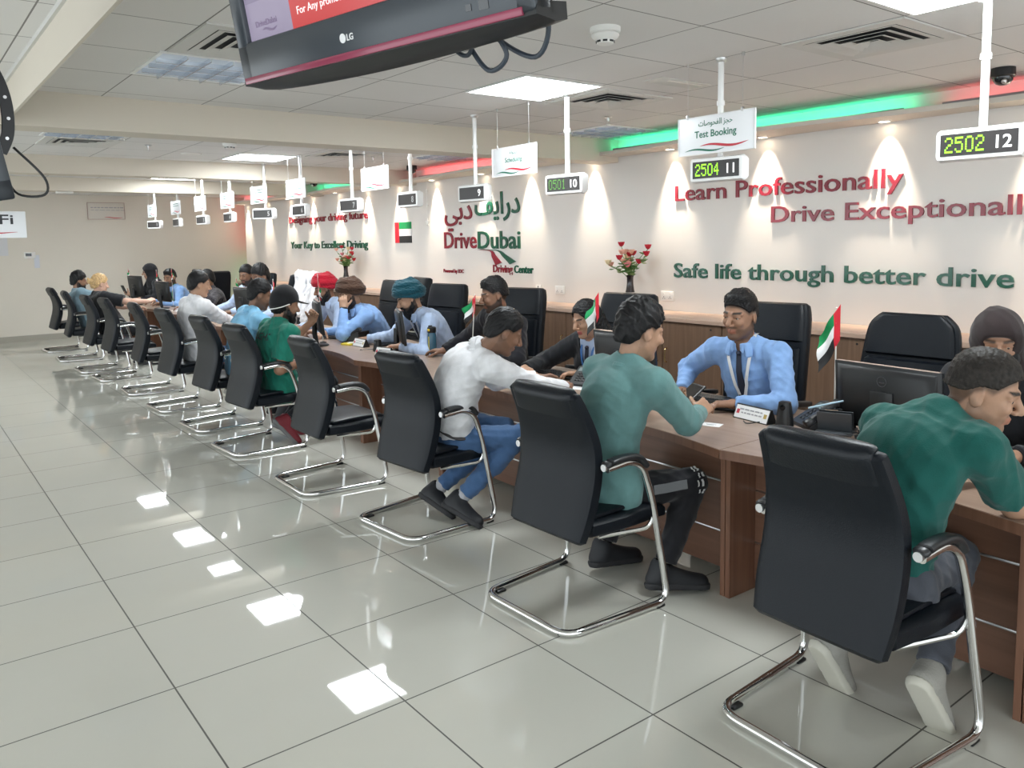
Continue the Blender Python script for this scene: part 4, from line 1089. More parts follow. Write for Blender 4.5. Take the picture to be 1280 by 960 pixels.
def ribbon(g, pts, nrm, wd, th=.003, side=None):
    """a flat band along points lying on cloth"""
    P = [Vector(p) for p in pts]; n = Vector(nrm).normalized(); L = []
    for i, p in enumerate(P):
        t = (P[min(i + 1, len(P) - 1)] - P[max(i - 1, 0)]).normalized()
        sd = t.cross(n).normalized() if side is None else Vector(side)
        w = wd[i] if isinstance(wd, (list, tuple)) else wd
        q = p + n * th
        L.append([p + sd * w, q + sd * w, q - sd * w, p - sd * w])
    return g.loft(L)
EYEW = mat('eye_white', (.42, .40, .385), .25); EYEI = mat('eye_iris', (.025, .014, .009), .12)
HAIRM = mat('hair_black', (.0055, .0052, .0058), .5, spec=.28, noise=(70, .4), bump=(230, .22))
def zh_default(x):
    return np.interp(x, [-.12, -.07, -.045, -.022, .005, .028, .04, .06, .078, .12], [-.062, -.058, -.030, .018, .030, .022, .034, .054, .066, .075])
def person(name, label, p):
    """one seated person. World points: hip, head; arms R/L as (wrist, elbow pole, finger direction, palm direction, curls, thumb)"""
    hs = p.get('hs', 1.0); h = p.get('h', .006); sex = p.get('sex', 'm')
    hip = V3(*p['hip']); hd = V3(*p['head']); yaw = p.get('yaw', 0)
    MH = rotmat(p.get('hyaw', yaw), p.get('hpitch', 0), p.get('hroll', 0))
    def H(x, y, z): return hd + MH @ V3(x, y, z) * hs
    root = thing('person', label, 'person', tuple(V3(hip[0], hip[1], 0)), 0, p.get('group'))
    sk = V3(*p.get('skin', (.30, .165, .105)))
    # skeleton
    nb = hd + MH @ V3(-.035, 0, -.115) * hs * .75 + V3(0, 0, -.055) * hs - MH[:, 0] * .01      # pit of the neck
    if p.get('nb') is not None: nb = V3(*p['nb'])
    spine = nb - hip; sl = np.linalg.norm(spine); up = spine / sl
    fw = rotmat(yaw)[:, 0]; fw = unit(fw - up * (fw @ up)); lf = np.cross(up, fw)
    tw = R(p.get('twist', 0)); fs = fw * math.cos(tw) + lf * math.sin(tw); ls = np.cross(up, fs)
    lv = V3(ls[0], ls[1], 0); ls = unit(ls * (1 - p.get('level', .75)) + unit(lv) * p.get('level', .75)); fs = unit(np.cross(ls, up)); ups = np.cross(fs, ls)
    MT = np.stack([fw, lf, up], 1); MS = np.stack([fs, ls, ups], 1)
    slump = p.get('slump', .03); wd = p.get('wide', 1.0); bd = p.get('belly', 1.0)
    def sp(t, f=0, l=0): return hip + spine * t - fw * slump * math.sin(PI * t) + fw * f + lf * l
    shw = p.get('shw', .178 if sex == 'm' else .155) * wd
    sd = p.get('shdrop', (.065, .065))
    SH = {'L': nb - up * sd[0] + ls * shw + fs * p.get('shf', .0), 'R': nb - up * sd[1] - ls * shw + fs * p.get('shf', .0)}
    al = p.get('arm', 1.0); arms = {}
    for s in 'LR':
        a = p.get(s)
        if a is None: continue
        el, wr = ik(SH[s], V3(*a[0]), .285 * al, .255 * al, V3(*a[1])); arms[s] = (el, wr, a)
    def torso(F, gr, k=.05, tuck=False):
        F.ell(sp(.02), V3(.118, .168, .125) * V3(1, wd, 1) + (gr - .02 if tuck else gr), MT, k)
        F.ell(sp(.26, .012), V3(.112 * bd, .148, .14) * V3(1, wd, 1) + gr, MT, k)
        F.ell(sp(.48, .006), V3(.112, .152, .14) * V3(1, wd, 1) + gr, MS, k)
        F.ell(sp(.70), V3(.112, .165, .145) * V3(1, wd, 1) + gr, MS, k)
        if sex == 'f':
            for q in (-1, 1): F.ell(sp(.60, .085, .07 * q), V3(.055, .062, .065) + gr, MS, .03)
        for s, q in (('L', 1), ('R', -1)):
            F.cone(nb - up * .035 + ls * .02 * q, SH[s] - ls * .01 * q, .050 + gr, .052 + gr, .035)
            F.cone(nb + (hd - nb) * .12 + ls * .02 * q - fs * .012, SH[s] * .55 + nb * .45 - up * .012, .034 + gr, .036 + gr, .035)
    lo = np.minimum.reduce([hd, hip, *SH.values(), *[e for a in arms.values() for e in a[:2]]]) - .27
    hi = np.maximum.reduce([hd, hip, *SH.values(), *[e for a in arms.values() for e in a[:2]]]) + .27
    # ---- body (skin): head, neck, trunk, arms, hands as one surface
    F = Field(lo, hi, h)
    torso(F, -.012)
    F.cone(nb - up * .04, H(-.018, 0, -.05), .054 * hs, .054 * hs, .025)
    F.ell(H(-.012, 0, .032), V3(.097, .077, .090) * hs, MH, .02)                          # skull
    F.ell(H(.022, 0, -.040), V3(.066, .061, .078) * hs, MH, .03)                          # face
    jw = p.get('jaw', 1.0)
    for q in (-1, 1): F.cone(H(-.008, .049 * q * jw, -.055), H(.062, .016 * q, -.098), .020 * hs, .017 * hs, .02)
    F.ell(H(.066, 0, -.098), V3(.020, .022, .017) * hs, MH, .016)
    for q in (-1, 1):
        F.ell(H(.070, .037 * q, -.022), V3(.018, .02, .018) * hs, MH, .02)                 # cheekbone
        F.ell(H(.098, .032 * q, .008), V3(.019, .021, .0145) * hs, MH, .012, 'cut')         # eye socket
        F.cone(H(.088, .012 * q, .026), H(.070, .048 * q, .024), .009 * hs, .008 * hs, .012)   # brow
        F.cone(H(.083, .019 * q, .0125), H(.0765, .046 * q, .009), .0062 * hs, .0058 * hs, .005)  # upper lid
        F.cone(H(.0835, .019 * q, -.0045), H(.076, .044 * q, -.0035), .0052 * hs, .005 * hs, .006)
        F.ell(H(-.010, .079 * q, -.004), V3(.020, .0085, .033) * hs, MH @ np.array(Matrix.Rotation(R(18 * q), 3, 'Z')), .008)
        F.ell(H(-.002, .089 * q, .0), V3(.010, .006, .018) * hs, MH, .006, 'cut')
    F.cone(H(.088, 0, .016), H(.113, 0, -.026), .0085 * hs, .0135 * hs, .012)
    for q in (-1, 1): F.ell(H(.099, .0125 * q, -.033), V3(.011, .009, .008) * hs, MH, .006)
    for q in (-1, 1):
        F.cone(H(.0895, .0, -.059), H(.078, .024 * q, -.062), .0062 * hs, .004 * hs, .006)
        F.cone(H(.087, .0, -.070), H(.077, .021 * q, -.066), .0072 * hs, .004 * hs, .006)
    for s, (el, wr, a) in arms.items():
        ar = p.get('armr', 1.0); F.cone(SH[s], el, .046 * ar, .041 * ar, .03); F.cone(el, el * .65 + wr * .35, .041 * ar, .040 * ar, .02); F.cone(el * .65 + wr * .35, wr, .040 * ar, .0265 * ar, .02)
        if len(a) > 2 and a[2] is not None: hand(F, wr, V3(*a[2]), V3(*a[3]), s == 'R', p.get('handsc', .95 if sex == 'm' else .86), a[4] if len(a) > 4 else (.35, .4, .45, .5), a[5] if len(a) > 5 else .3)
    pos, fa = F.mesh()
    q = (pos - hd) @ MH / hs; x, y, z = q.T; ay = np.abs(y)
    col = np.tile(sk, (len(pos), 1))
    def tint(w, c): w = np.clip(w, 0, 1)[:, None]; col[:] = col * (1 - w) + V3(*c) * w
    near = (np.abs(x) < .14) & (ay < .1) & (np.abs(z) < .14)
    bw = lambda v, a, b, f: np.clip((v - a) / f, 0, 1) * np.clip((b - v) / f, 0, 1)
    lips = near * bw(z, -.081, -.051, .005) * (x > .07) * np.clip((.027 - ay) / .005, 0, 1)
    tint(lips * .75, p.get('lips', sk * V3(.88, .55, .56)))
    tint(near * bw(x, .06, .2, .005) * bw(ay, .010, .054, .006) * bw(z - .012 * np.clip(ay / .05, 0, 1) * .2, .022, .0365, .004) * p.get('brow', .85), V3(.015, .011, .009))
    # stubble / short beard as colour of the skin
    st = p.get('stubble', 0)
    if st:
        edge = np.interp(x, [-.06, -.015, .02, .05, .09], [-.02, -.0, -.035, -.05, -.045])
        wgt = near * np.clip((edge - z) / .012, 0, 1) * (x > -.03) * np.clip((z + .135) / .02, 0, 1) * (1 - lips)
        mo = near * bw(z, -.054, -.037, .005) * (x > .07) * np.clip((.035 - ay) / .008, 0, 1)
        tint(np.maximum(wgt, mo) * st, V3(.014, .011, .010))
    if p.get('hair') in ('fade', 'short', 'wavy'):
        zz = zh_default(x); tint(near * np.clip((z - zz + .014) / .016, 0, 1) * (.8 if not p.get('side') else .72) * (x < .085), V3(.02, .016, .014))
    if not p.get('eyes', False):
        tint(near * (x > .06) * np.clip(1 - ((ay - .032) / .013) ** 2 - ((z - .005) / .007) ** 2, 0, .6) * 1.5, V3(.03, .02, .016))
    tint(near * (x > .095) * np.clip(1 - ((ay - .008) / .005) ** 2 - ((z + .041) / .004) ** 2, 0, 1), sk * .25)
    o = mesh_from('body', pos, fa, [SKIN], root, col)
    if p.get('eyes', False):
        gz = p.get('gaze', (1, 0, -.05)); gd = unit(MH @ V3(*gz))
        for qd in (-1, 1):
            g = G(); c = H(.0715, .032 * qd, .0050); g.mat(EYEW); g.ball(c, .0128 * hs, 16, 12); g.mat(EYEI); g.ball(c + gd * .0078 * hs, .0064 * hs, 12, 8)
            e = g.obj('eye', None, root); e.matrix_parent_inverse = Matrix.Translation(-Vector(root.location))
    def child(nm, FF, m, colors=None): return mesh_from(nm, *FF.mesh(), [m], root, colors)
    out = dict(root=root, H=H, MH=MH, hd=hd, hs=hs, sp=sp, fw=fw, lf=lf, up=up, fs=fs, ls=ls, nb=nb, SH=SH, arms=arms, child=child, lo=lo, hi=hi, h=h, hip=hip, torso=torso, MT=MT, MS=MS, p=p)
    # ---- upper garment
    tp = p.get('top')
    if tp:
        m, sleeve = tp[0], tp[1]; gr = p.get('fit', .012)
        S = Field(lo, hi, max(h, .0052)); torso(S, gr, .055, not p.get('hem'))
        if p.get('hem'): S.cone(sp(.0, 0, -.06), sp(.0, 0, .06), .145 + gr, .145 + gr, .04, flat=(fw, .82))
        for s, (el, wr, a) in arms.items():
            ar = p.get('armr', 1.0)
            if sleeve == 'long':
                S.cone(SH[s], el, .060 * ar + gr, .050 * ar + gr * .8, .035)
                S.cone(el, wr - (wr - el) * .03, .050 * ar + gr * .8, .033 + gr * .6, .025, planes=[(wr - (wr - el) * .04, unit(wr - el))])
                if p.get('cuff'): S.cone(wr - (wr - el) * .24, wr - (wr - el) * .05, .036 + gr * .6, .035 + gr * .6, .004, planes=[(wr - (wr - el) * .04, unit(wr - el))])
            else:
                f = p.get('sleeve', .62); e2 = SH[s] + (el - SH[s]) * (f + .25)
                S.cone(SH[s], e2, .062 * ar + gr, .064 * ar + gr, .04, planes=[(SH[s] + (el - SH[s]) * f, unit(el - SH[s]))])
        S.wrinkle(p.get('wrk', .006) * .55, p.get('wrl', .11), p.get('seed', 1))
        # neck opening
        S.cone(nb - up * .05, H(-.015, 0, -.03), .050 * hs, .064 * hs, .006, 'cut')
        S.cone(nb + fs * .055 - up * .02, nb + fs * .09 + up * .06, .022, .045, .008, 'cut')
        if p.get('crew'):
            ax_ = unit(H(-.03, 0, -.06) - nb); fo = unit(fs - ax_ * (fs @ ax_)); lo_ = np.cross(ax_, fo)
            ring = [nb - ax_ * (.012 + .030 * (math.cos(t) * .5 + .5)) + (fo * math.cos(t) * 1.08 + lo_ * math.sin(t)) * .064 * hs for t in np.linspace(0, 2 * PI, 25)]
            C = Field(nb - .15, nb + .15, max(h * .8, .004))
            for a_, b_ in zip(ring[:-1], ring[1:]): C.cone(a_, b_, .0075, .0075, .002); C.cone(a_ + ax_ * .010 - unit(a_ - nb) * .003, b_ + ax_ * .010 - unit(b_ - nb) * .003, .0065, .0065, .003)
            child('collar', C, m)
        if p.get('collar'):
            C = Field(nb - .17, nb + .17, max(h * .8, .004)); ax_ = unit(H(-.03, 0, -.06) - nb); fo = unit(fs - ax_ * (fs @ ax_)); lo_ = np.cross(ax_, fo)
            n = 22; ring = [nb - ax_ * .012 + (fo * math.cos(t) * 1.05 + lo_ * math.sin(t)) * .066 * hs + ax_ * (.012 - .034 * (math.cos(t) * .5 + .5)) for t in np.linspace(.26, 2 * PI - .26, n)]
            for i_, (a_, b_) in enumerate(zip(ring[:-1], ring[1:])):
                for u_ in (.0, .010, .020, .030): C.cone(a_ + ax_ * u_, b_ + ax_ * u_, .0065, .0065, .004)
                C.cone(a_ * .5 + b_ * .5 + ax_ * .028, a_ * .5 + b_ * .5 - ax_ * .004 + unit(a_ - nb) * .014, .006, .006, .008)
            for t, q_ in ((ring[1], 1), (ring[-2], -1)):
                for u_ in np.linspace(0, 1, 8): C.cone(t + ax_ * .026 + lo_ * (.004 + .030 * u_) * q_ - fo * .02 * u_, t - ax_ * (.034 - .006 * u_) + lo_ * (.016 + .026 * u_) * q_ + fo * (.016 - .012 * u_), .006, .0045, .005)
            child('collar', C, p['collar'] if not isinstance(p['collar'], bool) else m)
        if p.get('vcut'):
            v0 = p['vcut']
            def cut(d, x, y, z):
                dx, dy, dz = x - nb[0], y - nb[1], z - nb[2]
                u = -(dx * up[0] + dy * up[1] + dz * up[2]); l = np.abs(dx * ls[0] + dy * ls[1] + dz * ls[2]); f = dx * fs[0] + dy * fs[1] + dz * fs[2]
                wdt = v0[0] * (1 - u / v0[1])
                return np.maximum(d, np.where(d < 1, np.minimum(np.minimum(wdt - l, f - .01), .03), d))
            inner = Field(lo, hi, max(h, .0055)); torso(inner, gr - .009, .055); inner.cone(nb - up * .06, H(-.015, 0, -.03), .052 * hs, .066 * hs, .006, 'cut')
            child('shirt_front', inner, p['inner']); S.apply(cut); out['inner'] = inner
        out['shirt'] = S
        child(p.get('topname', 'shirt'), S, m)
        if p.get('vest'):
            Vf = Field(lo, hi, max(h, .0055)); torso(Vf, gr + .011, .055); Vf.cone(nb - up * .05, H(-.015, 0, -.03), .066 * hs, .085 * hs, .006, 'cut')
            for q_ in 'LR':
                if q_ in arms: Vf.cone(SH[q_] - ls * .012 * (1 if q_ == 'L' else -1), SH[q_] + (arms[q_][0] - SH[q_]) * .5, .084, .10, .004, 'cut')
            Vf.wrinkle(.003, .12, 6)
            def cut2(d, x, y, z):
                dx, dy, dz = x - nb[0], y - nb[1], z - nb[2]
                u = -(dx * up[0] + dy * up[1] + dz * up[2]); l = np.abs(dx * ls[0] + dy * ls[1] + dz * ls[2]); f = dx * fs[0] + dy * fs[1] + dz * fs[2]
                return np.maximum(d, np.where(d < 1, np.minimum(np.minimum(.075 * (1 - u / .24) - l, f - .01), .03), d))
            Vf.apply(cut2); child('waistcoat', Vf, p['vest'])
    # ---- trousers and shoes
    if p.get('legs'):
        tm = p['legs'][0]; S = Field(V3(-9, -9, -9), V3(-8.9, -8.9, -8.9), .1)
        pts = [hip]; seg = []
        for kn, an, to in p['legs'][1]: pts += [V3(*kn), V3(*an)]
        lo2 = np.minimum.reduce(pts) - .2; hi2 = np.maximum.reduce(pts) + .2
        S = Field(lo2, hi2, max(h, .006))
        S.ell(sp(.0), V3(.125, .18, .115) * V3(1, wd, 1), MT, .04)
        for (kn, an, to), q in zip(p['legs'][1], (1, -1)):
            kn, an, to = V3(*kn), V3(*an), V3(*to); hj = hip + lf * .088 * q - V3(0, 0, .01)
            lr = p.get('legr', 1.0)
            S.cone(hj, kn, .092 * lr, .066 * lr, .03); S.cone(kn, kn * .6 + an * .4, .066 * lr, .062 * lr, .02); S.cone(kn * .6 + an * .4, an + (kn - an) * .06, .062 * lr, p.get('hemr', .050), .02, planes=[(an + (kn - an) * .10, unit(an - kn))])
        S.wrinkle(p.get('lwrk', .005), .13, p.get('seed', 1) + 9)
        child('trousers', S, tm)
        if p.get('belt') is not None:
            Bf = Field(hip - .3, hip + .3, .006); Bf.ell(sp(.10), V3(.132, .172, .022) * V3(1, wd, 1), MT, .0); child('belt', Bf, p['belt'])
        for (kn, an, to), q in zip(p['legs'][1], (1, -1)):
            kn, an, to = V3(*kn), V3(*an), V3(*to); sm, so = p['shoe']
            if p.get('sock'):
                K = Field(np.minimum(kn, an) - .12, np.maximum(kn, an) + .12, .006); K.cone(an + (kn - an) * .20, an - (kn - an) * .02, .041, .041, .01); child('sock', K, p['sock'])
            d = unit(to - an); dn = p.get('shoeup'); u_ = unit(kn - an) if dn is None else V3(*dn); u_ = unit(u_ - d * (u_ @ d)); sdv = np.cross(u_, d)
            heel = an - d * .045 - u_ * .055; tip = an + d * .175 - u_ * .06
            K = Field(np.minimum(heel, np.minimum(tip, an)) - .12, np.maximum(heel, np.maximum(tip, an)) + .12, max(h * .9, .005))
            K.cone(heel + u_ * .015, tip + u_ * .012, .036, .036, .02, flat=(u_, 1.0)); K.cone(an - u_ * .005 - d * .01, tip - d * .03 + u_ * .012, .046, .030, .03); K.cone(an + u_ * .02 - d * .012, an - u_ * .03 - d * .02, .046, .045, .02)
            K.cone(an + u_ * .035, an + u_ * .11, .036, .040, .004, 'cut'); K.apply(lambda dd, x, y, z: np.maximum(dd, -((x - heel[0]) * u_[0] + (y - heel[1]) * u_[1] + (z - heel[2]) * u_[2]) - .012))
            so_ = child('shoe', K, sm)
            K2 = Field(np.minimum(heel, tip) - .09, np.maximum(heel, tip) + .09, max(h * .9, .005)); K2.cone(heel, tip, .041, .043, .0, planes=[(heel - u_ * .024, -u_), (heel + u_ * .004, u_)])
            s2 = mesh_from('sole', *K2.mesh(), [so], so_); s2.matrix_parent_inverse = Matrix.Translation(-Vector(root.location)); s2.location = (0, 0, 0); s2.matrix_parent_inverse = Matrix.Identity(4)
    # ---- head covering
    def scalp(t, zfun, lumps=0, wl=.03, top=0.0, seed=3, hh=None):
        K = Field(hd - .17 * hs - t, hd + .17 * hs + t, hh or max(h * .8, .004))
        K.ell(H(-.012, 0, .034 + top * .5), (V3(.099, .079, .092) + V3(t, t * .8, t + top)) * hs, MH, .01)
        K.ell(H(-.045, 0, -.01), (V3(.064, .066, .07) + t * .8) * hs, MH, .02)
        if lumps: K.wrinkle(lumps, wl, seed)
        def cut(d, x, y, z):
            dx, dy, dz = x - hd[0], y - hd[1], z - hd[2]
            lx = (dx * MH[0, 0] + dy * MH[1, 0] + dz * MH[2, 0]) / hs; lz = (dx * MH[0, 2] + dy * MH[1, 2] + dz * MH[2, 2]) / hs; ly = np.abs(dx * MH[0, 1] + dy * MH[1, 1] + dz * MH[2, 1]) / hs
            return np.maximum(d, np.clip(zfun(lx, ly) - lz, -.03, .03) * hs)
        return K.apply(cut)
    hz = lambda lx, ly: zh_default(lx)
    hr = p.get('hair'); hm = p.get('hairm', HAIRM)
    if hr == 'short': child('hair', scalp(.007, hz, .0022, .040, p.get('hairtop', .014), p.get('seed', 3)), hm)
    elif hr == 'wavy': child('hair', scalp(.013, hz, .0055, .055, p.get('hairtop', .024), p.get('seed', 3)), hm)
    elif hr == 'fade':
        tt = p.get('hairtop', .018); K = Field(hd - .18 * hs, hd + .2 * hs, max(h * .8, .004))
        K.ell(H(-.012, 0, .033), V3(.1008, .080, .094) * hs, MH, .01); K.ell(H(-.045, 0, -.012), V3(.0672, .0695, .0725) * hs, MH, .02)
        K.ell(H(-.006, 0, .066 + tt * .5), V3(.092, .068, .058 + tt) * hs, MH, .03); 
        if p.get('quiff'):
            qf = p['quiff']
            for yy, xx, zz_ in ((-.045, .030, .092), (-.02, .048, .098), (.01, .052, .102), (.038, .040, .098), (-.03, .0, .112), (.025, .005, .116), (0, -.04, .112)):
                K.ell(H(xx, yy, zz_), V3(.036, .026, .024 * qf) * hs, MH @ np.array(Matrix.Rotation(R(-25), 3, 'Y')), .012)
        K.wrinkle(.0022 if not p.get('quiff') else .0034, .020, p.get('seed', 3), V3(.35, 1, .6))
        def cutf(d, x, y, z):
            dx, dy, dz = x - hd[0], y - hd[1], z - hd[2]
            lx = (dx * MH[0, 0] + dy * MH[1, 0] + dz * MH[2, 0]) / hs; lz = (dx * MH[0, 2] + dy * MH[1, 2] + dz * MH[2, 2]) / hs
            return np.maximum(d, np.clip(np.maximum(zh_default(lx), np.interp(lx, [-.12, -.05, .0], [-.022, -.012, .02]) + p.get('side', 0) * np.interp(lx, [-.1, .03, .06], [1.4, 1, 0])) + .004 - lz, -.03, .03) * hs)
        K.apply(cutf); child('hair', K, hm)
    out['scalp'] = scalp
    bd_ = p.get('beard')
    if bd_:
        K = Field(hd - .2 * hs, hd + .18 * hs, max(h * .8, .0045)); ln = bd_
        for q in (-1, 1):
            K.cone(H(-.004, .060 * q, -.015), H(.012, .058 * q, -.065), .012 * hs, .020 * hs, .01); K.cone(H(.012, .056 * q, -.065), H(.066, .018 * q, -.098 - ln * .3), .022 * hs, .026 * hs, .015)
            K.cone(H(.096, .004 * q, -.048), H(.082, .028 * q, -.062), .0075 * hs, .007 * hs, .006); K.cone(H(.082, .028 * q, -.062), H(.07, .024 * q, -.092), .010 * hs, .014 * hs, .01)
        K.cone(H(.072, 0, -.098), H(.058, 0, -.105 - ln), .028 * hs, .022 * hs, .02); K.ell(H(.05, 0, -.10 - ln * .4), V3(.04, .045, .03 + ln * .4) * hs, MH, .02)
        K.wrinkle(.005, .025, 5); child('beard', K, p.get('beardm', HAIRM))
    return out
def tie_on(o, m, w0=.012, w1=.030, t1=.25, name='tie', field=None):
    S = field or o['shirt']; nb, up, fs, fw = o['nb'], o['up'], o['fs'], o['fw']; pts = []
    base = nb - up * .05
    L = np.linalg.norm(o['nb'] - o['hip'])
    for k in range(10):
        t = k / 9; c = nb - up * (.045 + t * (L * (1 - t1) - .03))
        pts.append(S.snap(c + fs * .26, -fs, .3) + fs * .004)
    pts[0] = pts[0] * .5 + (nb - up * .025 + fs * .07) * .5
    g = G(); ribbon(g, pts, fs, [w0 + (w1 - w0) * k / 9 for k in range(9)] + [.004], .006)
    g.ball(pts[0] + fs * .004, (.013, .015, .014), 10, 8)
    t = g.obj(name, m, o['root']); t.matrix_parent_inverse = Matrix.Translation(-Vector(o['root'].location)); return t
def lanyard_on(o, m, drop=.36, wd=.0085, card=True, spread=.062, field=None):
    S = field or o['shirt']; nb, up, fs, ls = o['nb'], o['up'], o['fs'], o['ls']; g = G()
    for q in (-1, 1):
        pts = [S.snap(nb + ls * .072 * q - fs * (.035 - .03 * j) + up * .14, -up, .3) + up * .008 for j in range(2)]
        for k in range(1, 9):
            t = k / 8; c = nb - up * (.02 + t * drop) + ls * q * spread * (1 - t) ** .8 * 1.1
            pts.append(S.snap(c + fs * .28, -fs, .33) + fs * .009)
        ribbon(g, pts, fs, wd, .003)
    b = S.snap(nb - up * (.02 + drop) + fs * .28, -fs, .33)
    t = g.obj('lanyard', m, o['root']); t.matrix_parent_inverse = Matrix.Translation(-Vector(o['root'].location))
    if card:
        Mx = Matrix([[*ls], [*up], [*fs]]).transposed(); g = G(); g.box(Vector(b - up * .06 + fs * .014), (.056, .088, .004), Mx, .003)
        c = g.obj('id_card', MATS['white_plastic'], o['root']); c.matrix_parent_inverse = Matrix.Translation(-Vector(o['root'].location))
def turban_on(o, m, big=1.0):
    H, MH, hd, hs = o['H'], o['MH'], o['hd'], o['hs']
    K = Field(hd - .26 * hs, hd + .28 * hs, max(o['h'] * .8, .0045))
    K.ell(H(-.018, 0, .072), V3(.115, .098, .080) * hs * big, MH, .02)
    for i, (tz, rr) in enumerate(((.036, .026), (.058, .031), (.084, .031), (.108, .027), (.128, .022))):
        for sgn in (-1, 1):
            n = 16; P_ = []
            for k in range(n + 1):
                a = PI * k / n * sgn
                rad = (.106 - .012 * abs(i - 1.2)) * (1 - .10 * i * .5)
                lift = (math.cos(a) * .5 + .5)
                P_.append(H(-.02 + rad * 1.10 * math.cos(a), rad * .90 * math.sin(a), tz + (.022 * lift - .03 * (1 - lift)) + sgn * .012 * (1 if i % 2 else -1) * math.sin(abs(a))))
            for a_, b_ in zip(P_[:-1], P_[1:]): K.cone(a_, b_, rr * hs * big * .95, rr * hs * big * .95, .010)
    K.cone(H(.062, 0, .128), H(-.07, .0, .135), .026 * hs * big, .03 * hs * big, .02)
    K.wrinkle(.0035, .03, 4, V3(.3, .3, 1.6))
    # keep the face free
    def cut(d, x, y, z):
        dx, dy, dz = x - hd[0], y - hd[1], z - hd[2]
        lx = (dx * MH[0, 0] + dy * MH[1, 0] + dz * MH[2, 0]) / hs; lz = (dx * MH[0, 2] + dy * MH[1, 2] + dz * MH[2, 2]) / hs
        return np.maximum(d, np.clip((np.interp(lx, [-.13, -.05, .0, .07, .12], [-.045, -.03, .012, .040, .050]) - lz), -.03, .03) * hs)
    K.apply(cut)
    return o['child']('turban', K, m)

def attach(g, nm, m, o):
    t = g.obj(nm, m, o['root']); t.matrix_parent_inverse = Matrix.Translation(-Vector(o['root'].location)); return t
def cloth_marks(o, body, c, right, upv, inward, width, height, m, S, name='print'):
    """lettering lying on the cloth"""
    v, f = text_geo(body, 0, .01); v = v.copy(); mn, mx = v.min(0), v.max(0)
    g = G(); P = []
    for a in v:
        q = V3(*c) + V3(*right) * ((a[0] - mn[0]) / (mx[0] - mn[0]) - .5) * width + V3(*upv) * (a[1] / mx[1] - .5) * height
        P.append(S.snap(q - V3(*inward) * .26, inward, .45) - V3(*inward) * .004)
    g.add(P, f); return attach(g, name, m, o)
def hijab_on(o, m, slit=False, veil=None):
    H, MH, hd, hs, nb, up, fs, ls = o['H'], o['MH'], o['hd'], o['hs'], o['nb'], o['up'], o['fs'], o['ls']
    K = Field(np.minimum(hd, nb) - .36, np.maximum(hd, nb) + .26, max(o['h'], .005))
    K.ell(H(-.018, 0, .030), V3(.118, .098, .112) * hs, MH, .02); K.cone(H(-.02, 0, -.02), nb - up * .01, .092 * hs, .095, .04)
    K.cone(nb - up * .02, nb - up * .10, .10, .16, .05, flat=(fs, .72))
    for q in (-1, 1): K.cone(nb - up * .02 + ls * .05 * q, o['SH']['L' if q > 0 else 'R'] - up * .02, .075, .07, .05)
    K.cone(nb - up * .04 + fs * .03, nb - up * .28 + fs * .05, .10, .12, .05, flat=(fs, .7))
    K.wrinkle(.0028, .11, 8)
    if slit: K.cone(H(.10, .036, .020), H(.10, -.036, .020), .033 * hs, .033 * hs, .006, 'cut')
    else: K.ell(H(.105, 0, -.018), V3(.085, .056, .084) * hs, MH, .008, 'cut')
    o['child']('headscarf', K, m)
    if veil is not None:
        K = Field(hd - .34, hd + .2, max(o['h'], .005)); K.ell(H(.035, 0, -.055), V3(.088, .078, .055) * hs, MH, .02); K.cone(H(.05, 0, -.07), H(.03, 0, -.24), .072 * hs, .10 * hs, .03, flat=(MH[:, 0], .6)); K.wrinkle(.003, .06, 3)
        K.apply(lambda d, x, y, z: np.maximum(d, ((x - hd[0]) * MH[0, 2] + (y - hd[1]) * MH[1, 2] + (z - hd[2]) * MH[2, 2]) + .022 * hs)); o['child']('face_veil', K, veil)
# ================================================================ the people
SK_A, SK_B, SK_C, SK_W = (.30, .165, .105), (.22, .115, .072), (.40, .235, .155), (.58, .36, .27)
BLUE = cloth('shirt_blue', (.23, .385, .68)); PALE = cloth('shirt_pale_blue', (.41, .51, .70)); WHITE = cloth('shirt_white', (.74, .74, .76)); NAVY = mat('tie_navy', (.012, .016, .035), .6); LAN = mat('lanyard_white', (.72, .72, .72), .5)
TEAL = cloth('jersey_teal', (.115, .235, .23)); DGREEN = cloth('tee_dark_green', (.007, .086, .072)); GREEN = cloth('tee_green', (.010, .165, .115)); JEANS = cloth('jeans_blue', (.055, .115, .235)); GREYJ = cloth('jeans_grey', (.065, .07, .085)); BLACK = cloth('cloth_black', (.010, .011, .014)); BLKT = cloth('trousers_black', (.012, .012, .015))
SHOEB = mat('shoe_black', (.012, .013, .016), .6); SOLEB = mat('sole_black', (.02, .02, .022), .7); SHOEG = mat('shoe_grey', (.30, .29, .26), .7, bump=(120, .2)); SOLEW = mat('sole_pale', (.52, .50, .43), .7); SHOER = mat('shoe_maroon', (.16, .012, .02), .7); SOLEG = mat('sole_grey', (.14, .14, .14), .7); SOCK = cloth('sock_grey', (.42, .42, .44))
BLONDE = mat('hair_blonde', (.50, .33, .15), .45, noise=(60, .35), bump=(150, .4)); BROWNH = mat('hair_dark_brown', (.020, .016, .013), .55, spec=.25, noise=(70, .4), bump=(230, .2))
def seat_legs(x, y, f=1, m=BLKT, z=.47, ky=(.11, -.11), reach=.42, foot=.02, shoe=(SHOEB, SOLEB)):
    """plain sitting legs for somebody whose hips are at x, y facing +X (f=1) or -X (f=-1)"""
    L = []
    for q in ky: L.append(((x + f * reach, y + f * q, z), (x + f * (reach - .05 + foot), y + f * q, .095), (x + f * (reach + .15 + foot), y + f * q * 1.1, .085)))
    return dict(legs=(m, L), shoe=shoe)
